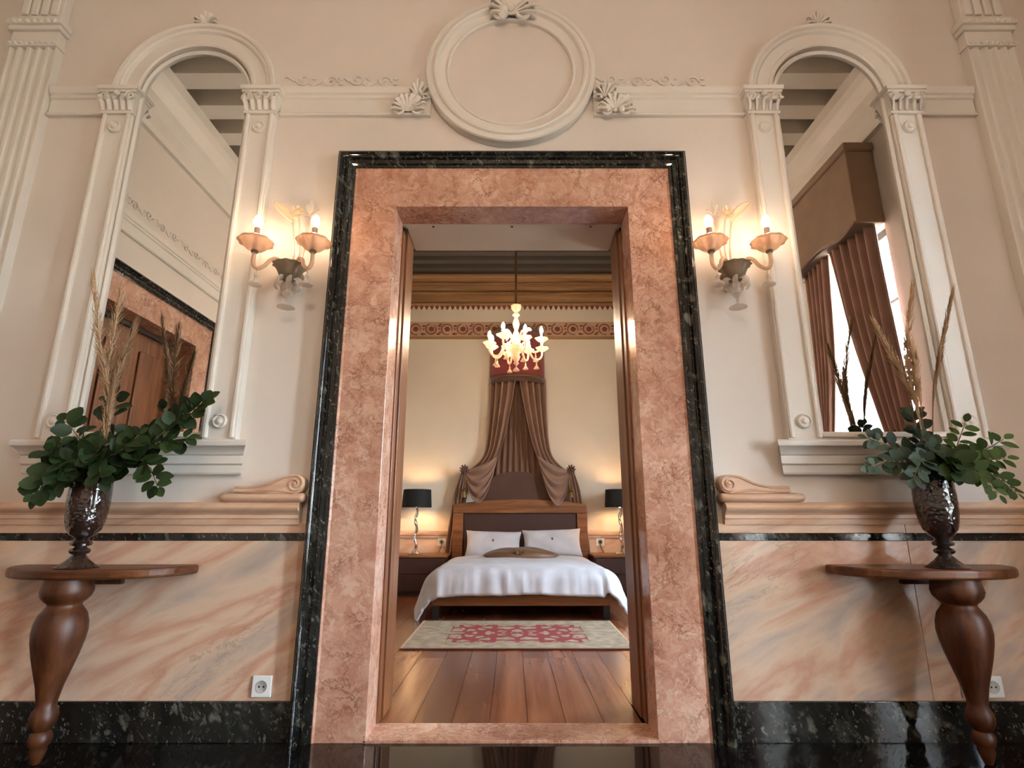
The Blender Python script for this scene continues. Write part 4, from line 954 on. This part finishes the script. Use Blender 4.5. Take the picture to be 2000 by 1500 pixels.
mat_o = MB().box(L0 + 0.03, R0 - 0.03, 2.79, 4.76, 0.242, 0.385).build('mattress', M['linen'], bed, bevel=0.05, seg=4)
# duvet: cloth sheet laid over the mattress, falling in front and at the sides
def duvet():
    hw, yf, ybk, zt = 0.735, 2.86, 4.32, 0.415; n, m_ = 84, 76; rows = []
    for j in range(m_ + 1):
        v = j / m_; row = []
        for i in range(n + 1):
            u = -1 + 2 * i / n
            X = u * 1.17; Y = ybk - v * 1.80
            ex = max(0, abs(X) - hw); ey = max(0, yf - Y); sx = 1 if u > 0 else -1
            over = math.hypot(ex, ey)
            R_ = 0.19
            if over < 1e-6: dz = 0; o = 0
            else:
                ang_ = min(over / R_, 1.25); o = R_ * math.sin(ang_); dz = R_ * (1 - math.cos(ang_))
                rest = over - ang_ * R_
                if rest > 0: o += rest * math.cos(1.25); dz += rest * math.sin(1.25)
            dx, dy = (ex / over, ey / over) if over > 0 else (0, 0)
            cx = sx * (min(abs(X), hw) + dx * o); cy = max(Y, yf) - dy * o
            z = zt - dz + 0.05 * math.exp(-((abs(X) / 0.78) ** 4)) * (1 - 0.3 * v)
            fold = (0.0045 * math.sin(X * 33 + 2.3 * math.sin(X * 7.1 + Y * 5)) + 0.004 * math.sin(X * 61 + 3 * math.sin(X * 11))) * min(1, ey / 0.22) + 0.008 * math.sin(Y * 17 + X * 3) * min(1, ex / 0.2)
            z += 0.006 * math.sin(X * 9 + Y * 4) * math.sin(Y * 7 - X * 2) + fold * 0.5
            cy -= fold; cx += fold * 0.6 * dx
            if sx > 0 and dx * dy > 0.1: z += 0.05 * min(1, over / 0.4)
            row.append((BC + 0.0 + cx, cy, max(0.012 + 0.004 * (i % 3), z)))
        rows.append(row)
    return rows
dv = MB().grid(duvet()).build('duvet', M['linen'], None, smooth=True, ang=180, origin=(BC, 3.7, 0.45))
sm = dv.modifiers.new('thickness', 'SOLIDIFY'); sm.thickness = 0.03; sm.offset = -1
tag(dv, 'white duvet spread over the bed and hanging at its corners', 'duvet')
def pillow_mb(w, h, th, lens=0.0):
    n = 22; b = MB()
    for sgn in (1, -1):
        rows = []
        for i in range(n + 1):
            u = -1 + 2 * i / n; row = []
            for j in range(n + 1):
                v = -1 + 2 * j / n
                f_ = max(0, (1 - abs(u) ** 3.2)) ** 0.55 * max(0, (1 - abs(v) ** 3.2)) ** 0.55 * (1 - 0.6 * lens * abs(u) ** 2)
                pin = 1 - 0.07 * (1 - abs(v) ** 2) * (abs(u) ** 6); pin2 = 1 - 0.09 * (1 - abs(u) ** 2) * (abs(v) ** 6)
                row.append((u * w / 2 * pin, sgn * th / 2 * f_ + 0.006 * math.sin(u * 7 + v * 5) * f_, v * h / 2 * pin2 * (1 - lens * abs(u) ** 2.2)))
            rows.append(row)
        b.grid(rows)
    return b
for lab, xc, zc, w, tl in (('white pillow with small monogram on the left of the bed', -0.235, 0.565, 0.70, -0.38), ('white pillow with small monogram on the right of the bed', 0.50, 0.585, 0.74, -0.36)):
    Mx = Matrix.Translation((xc, 4.55, zc)) @ Matrix.Rotation(tl, 4, 'X') @ Matrix.Rotation(0.03 if xc < 0 else -0.03, 4, 'Y')
    p = thing('bed_pillow', lab, 'pillow', (xc, 4.55, zc - 0.17))
    pm = pillow_mb(w, 0.36, 0.17).xf(Mx).build('pillow_case', M['linen'], p, smooth=True, ang=70)
    MB().poly([(-0.012, -0.012), (0.0, -0.016), (0.012, -0.010), (0.010, 0.010), (0.0, 0.018), (-0.011, 0.009)], -0.0875, -0.08).xf(Mx @ Matrix.Translation((0, 0, 0.03))).build('monogram', M['friezered'], pm)
cu = thing('throw_cushion', 'brown satin bolster cushion lying across the bed', 'cushion', (0.10, 4.0, 0.45))
Mx = Matrix.Translation((0.10, 3.95, 0.482)) @ Matrix.Rotation(math.radians(-82), 4, 'X')
cb = pillow_mb(0.88, 0.40, 0.15, 0.85).xf(Mx).build('cushion_body', M['cushion'], cu, smooth=True, ang=70)
bo = MB()
for i in range(5):
    a = 2 * PI * i / 5; q = cr([(0.085, 3.79, 0.520), (0.085 + 0.05 * math.cos(a), 3.775, 0.520 + 0.020 * math.sin(a)), (0.085 + 0.035 * math.cos(a + 0.5), 3.77, 0.520 + 0.016 * math.sin(a + 0.5))], 4)
    bo.tube(q, [0.006, 0.009, 0.011, 0.012, 0.012, 0.01, 0.008, 0.006, 0.004][:len(q)], 6)
bo.build('rosette', M['cushion'], cu, smooth=True)
# rug
rug = thing('area_rug', 'cream rug with red floral motif on the floor before the bed', 'rug', (0.04, 2.12, 0))
ro = MB().box(-0.80, 0.80, -0.52, 0.52, 0.001, 0.009).xf(Matrix.Translation((0.04, 2.12, 0)))
r_ = ro.build('pile', M['rug'], rug); r_.location = (0, 0, 0)
for y0, y1, x0_, x1_ in ((-0.545, -0.52, -0.82, 0.82), (0.52, 0.545, -0.82, 0.82)): MB().box(x0_ + 0.04, x1_ + 0.04, 2.12 + y0, 2.12 + y1, 0.001, 0.010).build('binding', M['rugedge'], rug)
for xx in (-0.82, 0.80): MB().box(xx + 0.04, xx + 0.06, 1.60, 2.64, 0.001, 0.0105).build('side_binding', M['plume'], rug)

# ------------------------------------------------------------------ nightstands and lamps
def night(sg):
    xa, xb = (0.985, 1.75) if sg > 0 else (-1.60, -0.79)
    sd = 'right' if sg > 0 else 'left'
    t = thing('nightstand', 'dark leather nightstand with thin wood top ' + sd + ' of the bed', 'nightstand', ((xa + xb) / 2, 4.6, 0))
    MB().box(xa + 0.012, xb - 0.012, 4.355, 4.90, 0.03, 0.425).build('body', M['darkwood'], t, bevel=0.006)
    MB().box(xa, xb, 4.34, 4.91, 0.426, 0.452).build('wood_top', M['bedwood'], t, bevel=0.005)
    MB().box(xa + 0.05, xb - 0.05, 4.40, 4.86, 0.001, 0.03).build('plinth', M['blackmetal'], t)
    for z0, z1 in ((0.045, 0.225), (0.24, 0.415)): MB().box(xa + 0.025, xb - 0.025, 4.342, 4.356, z0, z1).build('drawer_front', M['leather'], t, bevel=0.004)
    lx = 1.375 if sg > 0 else -1.215; ly = 4.60
    l = thing('table_lamp', 'silver twisted table lamp with black drum shade ' + sd + ' of the bed', 'lamp', (lx, ly, 0.452))
    MB().lathe([(0.0, 0.453), (0.085, 0.453), (0.088, 0.46), (0.06, 0.474), (0.030, 0.49), (0.016, 0.51), (0.0, 0.515)], 20, (lx, ly, 0), wob=lambda k_, a: 1 + 0.10 * math.sin(4 * a)).build('foot', M['chrome'], l, smooth=True, ang=60)
    pts = [(lx + 0.012 * math.sin(i * 0.55), ly + 0.012 * math.cos(i * 0.55), 0.50 + i * 0.0188) for i in range(29)]
    MB().tube(pts, [0.013 + 0.008 * abs(math.sin(i * 0.62)) for i in range(29)], 8).build('twisted_stem', M['chrome'], l, smooth=True, ang=80)
    sh = MB(); n = 40; z0, z1, r0, r1 = 1.02, 1.245, 0.188, 0.175
    sh.lathe([(r0, z0), (r1, z1), (r1 - 0.004, z1), (r0 - 0.004, z0), (r0, z0)], n, (lx, ly, 0), caps=False).build('drum_shade', M['shade'], l, smooth=True, ang=40)
    ri = MB()
    for a in range(3): ri.tube([(lx, ly, 1.05), (lx + r0 * 0.98 * math.cos(a * 2.1), ly + r0 * 0.98 * math.sin(a * 2.1), 1.05)], 0.0025, 5)
    ri.build('shade_spider', M['chrome'], l)
    MB().lathe([(0.012, 1.03), (0.014, 1.07), (0.02, 1.085), (0.028, 1.12), (0.028, 1.14), (0.02, 1.165), (0.0, 1.175)], 14, (lx, ly, 0)).build('lamp_bulb', M['bulb3'], l, smooth=True)
night(-1); night(1)
socket('white bedroom socket with black plug left of the bed', -0.925, 0.588, BY1 - 0.01, 1, 1.35, True)
socket('white bedroom socket with black plug right of the bed', 1.16, 0.588, BY1 - 0.01, -1, 1.35, True)

# ------------------------------------------------------------------ bed canopy
can = thing('bed_canopy', 'taupe cloth canopy hung from a wine red corona above the headboard', 'canopy', (0.07, 4.9, 1.1))
cxn, rw, rd = 0.072, 0.382, 0.30
def half(r_x, r_y, z, n=28, sc=0.0, waves=0):
    return [Vector((cxn + r_x * math.cos(PI + PI * i / n) * (1 + sc * math.sin(waves * PI * i / n)), BY1 - 0.012 + r_y * math.sin(PI + PI * i / n) * (1 + sc * math.sin(waves * PI * i / n)), z)) for i in range(n + 1)]
rows = [half(rw, rd, z) for z in (3.42, 3.2, 3.0, 2.80)]
cloth(rows, 'corona_valance', M['valance'], can, 0.014)
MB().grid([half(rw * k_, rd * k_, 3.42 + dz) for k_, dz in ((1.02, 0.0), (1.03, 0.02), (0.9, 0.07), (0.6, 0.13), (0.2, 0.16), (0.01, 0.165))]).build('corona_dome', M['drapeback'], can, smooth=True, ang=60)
cloth([half(rw * 1.012, rd * 1.012, z) for z in (2.80, 2.78, 2.77)], 'gold_braid', M['cushion'], can, 0.018)
cloth([half(rw * 1.01, rd * 1.01, z, 56, 0.012, 40) for z in (2.77, 2.74, 2.70)], 'fringe', M['fringe'], can, 0.012)
def px(lst, y): return [at(a, b, yy) for a, b, yy in lst]
BYc = BY1
for sg in (-1, 1):
    mx = (lambda x: x) if sg < 0 else (lambda x: 2 * 1011 - x)
    outer = pcurve(px([(mx(958), 742, BYc - 0.06), (mx(956), 800, BYc - 0.07), (mx(952), 860, BYc - 0.08), (mx(944), 892, BYc - 0.09), (mx(922), 915, BYc - 0.12), (mx(907), 918, BYc - 0.14)], 0))
    inner = pcurve(px([(mx(1009), 735, BYc - 0.27), (mx(1000), 785, BYc - 0.28), (mx(986), 850, BYc - 0.26), (mx(971), 895, BYc - 0.24), (mx(945), 930, BYc - 0.20), (mx(909), 926, BYc - 0.15)], 0))
    cloth(pleat_sheet(46, 60, outer, inner, lambda t_: 0.044 * (1 - t_) + 0.010, 4.0, Vector((0.35 * sg, -0.94, 0)), ph=0.4), 'side_drape', M['drape'], can)
    # swag hanging between the drape and the hold-back
    rows = []
    for i in range(27):
        t_ = i / 26
        A = at(mx(lerp(974, 962, t_)), lerp(888, 930, t_), BYc - 0.22); B = at(mx(908), lerp(918, 930, t_), BYc - 0.15)
        sag = lerp(0.05, 0.40, t_ ** 0.8) * 0.95; row = []
        for j in range(31):
            s_ = j / 30; p = A.lerp(B, s_); p.z -= sag * 4 * s_ * (1 - s_) * (0.92 if sg < 0 else 1.0)
            p.y -= (0.06 + 0.034 * math.sin(t_ * 20)) * math.sin(PI * s_) * 1.0; row.append(p)
        rows.append(row)
    cloth(rows, 'swag', M['drape'], can)
    # tail falling beside the headboard
    oa = pcurve(px([(mx(903), 918, BYc - 0.12), (mx(890), 955, BYc - 0.10), (mx(882), 1000, BYc - 0.09), (mx(873), 1050, BYc - 0.08), (mx(868), 1095, BYc - 0.07)], 0))
    ob = pcurve(px([(mx(911), 920, BYc - 0.14), (mx(912), 955, BYc - 0.14), (mx(908), 1000, BYc - 0.07), (mx(905), 1050, BYc - 0.06), (mx(905), 1095, BYc - 0.06)], 0))
    cloth(pleat_sheet(30, 36, oa, ob, lambda t_: 0.010 + 0.02 * min(1, t_ * 3) * (1 if t_ < 0.3 else 0.6), 3.5, Vector((0.2 * sg, -0.98, 0))), 'tail', M['drape'], can)
    hb = thing('curtain_holdback', 'bronze leafy hold-back for the canopy on the ' + ('left' if sg < 0 else 'right'), 'hold-back', at(mx(907), 918, BYc - 0.16))
    c0 = at(mx(907), 918, BYc - 0.17); b = MB()
    for i in range(9):
        a = PI * 2 * i / 9; b.tube(cr([c0, c0 + Vector((0.04 * math.cos(a), -0.02, 0.04 * math.sin(a))), c0 + Vector((0.062 * math.cos(a), -0.035, 0.062 * math.sin(a) + 0.01))], 4), [0.010, 0.015, 0.018, 0.020, 0.020, 0.018, 0.015, 0.011, 0.006], 6, flat=0.5)
    b.ball(c0 + Vector((0, -0.03, 0)), 0.028); b.build('leaf_boss', M['fringe'], hb, smooth=True)
    MB().tube([c0, Vector((c0.x, BYc - 0.0, c0.z))], 0.01, 8).build('arm', M['fringe'], hb)
    ts = MB().tube(cr([c0 + Vector((0, -0.03, 0)), c0 + Vector((sg * -0.012, -0.04, -0.12)), c0 + Vector((sg * -0.01, -0.04, -0.24))], 5), 0.006, 6).build('tassel_cord', M['cushion'], hb, smooth=True)
    e_ = c0 + Vector((sg * -0.01, -0.04, -0.24))
    MB().lathe([(0.008, 0.0), (0.03, -0.01), (0.034, -0.03), (0.016, -0.045), (0.02, -0.055), (0.032, -0.12), (0.0, -0.12)], 14, e_).build('tassel', M['brass'], ts, smooth=True, ang=60)
bl = pcurve([(cxn - 0.26, BYc - 0.05, 2.78), (cxn - 0.30, BYc - 0.05, 2.2), (cxn - 0.36, BYc - 0.05, 1.6), (cxn - 0.40, BYc - 0.045, 1.12)])
br = pcurve([(cxn + 0.26, BYc - 0.05, 2.78), (cxn + 0.30, BYc - 0.05, 2.2), (cxn + 0.36, BYc - 0.05, 1.6), (cxn + 0.40, BYc - 0.045, 1.12)])
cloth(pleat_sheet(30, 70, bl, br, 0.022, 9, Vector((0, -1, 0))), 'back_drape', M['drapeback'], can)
pts = [(cxn - 0.50, 1.05)] + [(cxn + 0.36 * math.cos(PI - PI * i / 16), 1.36 + 0.14 * math.sin(PI * i / 16)) for i in range(17)] + [(cxn + 0.50, 1.05)]
MB().poly(pts, BYc - 0.105, BYc - 0.085).build('gathered_base', M['fringe'], can, bevel=0.01)

# ------------------------------------------------------------------ chandelier
def chandelier(cx, cy, label, zc, bulb):
    t = thing('glass_chandelier', label, 'chandelier', (cx, cy, 2.3))
    MB().tube([(cx, cy, 2.98), (cx, cy, zc - (0.45 if zc > BZ else 0))], 0.012, 8).build('hanging_rod', M['iron'], t)
    MB().lathe([(0.0, -0.005), (0.05, -0.005), (0.045, -0.04), (0.012, -0.06)], 16, (cx, cy, zc - (0.45 if zc > BZ else 0))).build('ceiling_rose', M['iron'], t, smooth=True)
    MB().lathe([(0.012, 2.93), (0.03, 2.94), (0.04, 2.955), (0.048, 2.985), (0.05, 3.0), (0.042, 2.985), (0.03, 2.955)], 28, (cx, cy, 0), caps=False, wob=lambda k_, a: 1 + 0.14 * math.sin(8 * a) * (k_ > 1)).build('top_crown', M['changlass'], t, smooth=True, ang=80)
    MB().lathe([(0.010, 2.93), (0.022, 2.915), (0.038, 2.895), (0.022, 2.88), (0.014, 2.87), (0.024, 2.84), (0.036, 2.80), (0.026, 2.76), (0.015, 2.73), (0.03, 2.70), (0.042, 2.66), (0.03, 2.62), (0.018, 2.60), (0.05, 2.585), (0.075, 2.56), (0.08, 2.53), (0.05, 2.50), (0.03, 2.48),
                (0.042, 2.45), (0.030, 2.42), (0.015, 2.40), (0.028, 2.385), (0.015, 2.37), (0.006, 2.36), (0.006, 2.345), (0.014, 2.335), (0.034, 2.312), (0.035, 2.308), (0.0, 2.318)], 24, (cx, cy, 0), wob=lambda k_, a: 1 + 0.05 * math.sin(8 * a)).build('central_column', M['changlass'], t, smooth=True, ang=80)
    N = 8
    armp = [(0.05, 2.52), (0.09, 2.56), (0.13, 2.545), (0.155, 2.49), (0.19, 2.445), (0.245, 2.45), (0.275, 2.49), (0.278, 2.535)]
    for i in range(N):
        a = 2 * PI * i / N + 0.31; dz = 0.035 * math.sin(a) * 0 + (0.03 if i % 2 else 0.0)
        c_, s_ = math.cos(a), math.sin(a); Q = lambda r, z: (cx + r * c_, cy + r * s_, z + dz)
        am = MB().tube(cr([Q(r, z) for r, z in armp], 5), 0.0105, 8).build('glass_arm', M['changlass'], t, smooth=True)
        e_ = Q(0.278, 0)
        MB().lathe([(0.012, 2.53), (0.035, 2.542), (0.054, 2.56), (0.066, 2.572), (0.052, 2.566), (0.03, 2.552)], 24, e_, caps=False, wob=lambda k_, q: 1 + 0.08 * math.sin(6 * q) * (k_ in (2, 3, 4))).build('drip_cup', M['changlass'], am, smooth=True, ang=80)
        MB().lathe([(0.010, 2.545), (0.011, 2.615), (0.008, 2.62)], 10, e_).build('candle_sleeve', M['changlass'], am, smooth=True)
        MB().lathe([(0.008, 2.62), (0.016, 2.64), (0.0185, 2.655), (0.013, 2.68), (0.0, 2.70)], 12, e_).build('candle_bulb', bulb, t, smooth=True)
        d_ = Q(0.215, 0)
        MB().lathe([(0.003, 2.44), (0.003, 2.41), (0.010, 2.40), (0.006, 2.39), (0.012, 2.375), (0.028, 2.35), (0.029, 2.346), (0.0, 2.358)], 12, d_, wob=lambda k_, q: 1 + 0.1 * math.sin(5 * q) * (k_ > 4)).build('bell_drop', M['changlass'], am, smooth=True, ang=60)
        # upper leaves and flowers between the arms
        a2 = a + PI / N; c2, s2 = math.cos(a2), math.sin(a2); H_ = lambda r, z: (cx + r * c2, cy + r * s2, z)
        q = cr([H_(0.03, 2.60), H_(0.07, 2.68), H_(0.12, 2.74 if i % 2 else 2.70), H_(0.155, 2.73 if i % 2 else 2.66)], 5)
        lf = MB().tube(q, [0.004 + 0.018 * max(0, math.sin(PI * (k_ / (len(q) - 1)) ** 1.8)) for k_ in range(len(q))], 7, flat=0.4).build('glass_leaf', M['changlass'], t, smooth=True)
        if i % 2:
            f = MB()
            for p_ in range(6):
                b_ = 2 * PI * p_ / 6; o = Vector(H_(0.115, 2.56)); f.ball(o + Vector((0.022 * math.cos(b_), -0.008, 0.022 * math.sin(b_))), 0.014, 6, 4)
            f.build('glass_flower', M['changlass'], t, smooth=True)
    return t
chandelier(0.042, 2.7, 'lit blown glass chandelier hanging in the bedroom', BZ, M['bulb2'])
hall_fill = chandelier(0.0, -3.9, 'large chandelier added unseen behind the viewer to brighten the hall', RZ, M['fillbulb'])  # unseen second chandelier, added because the hall was too dark without it
hall_fill.location.z = 2.75; hall_fill.scale = (1.5, 1.5, 1.0)

# ------------------------------------------------------------------ shared group phrases for things of a kind
GROUPS = {'mirror': 'arched wall mirrors', 'mirror surround': 'stucco mirror surrounds', 'wall lamp': 'glass wall sconces', 'console table': 'console tables beside the doorway',
          'vase': 'amber vases on the consoles', 'branch': 'leafy branches in the vases', 'pampas grass': 'pampas plumes in the vases', 'pillow': 'white bed pillows',
          'nightstand': 'nightstands beside the bed', 'lamp': 'bedside table lamps', 'socket': 'white wall sockets', 'curtain': 'hall window curtains', 'pelmet': 'hall window pelmets',
          'hold-back': 'canopy hold-backs', 'chandelier': 'glass chandeliers'}
for o in COL.objects:
    if o.get('category') in GROUPS: o['group'] = GROUPS[o['category']]
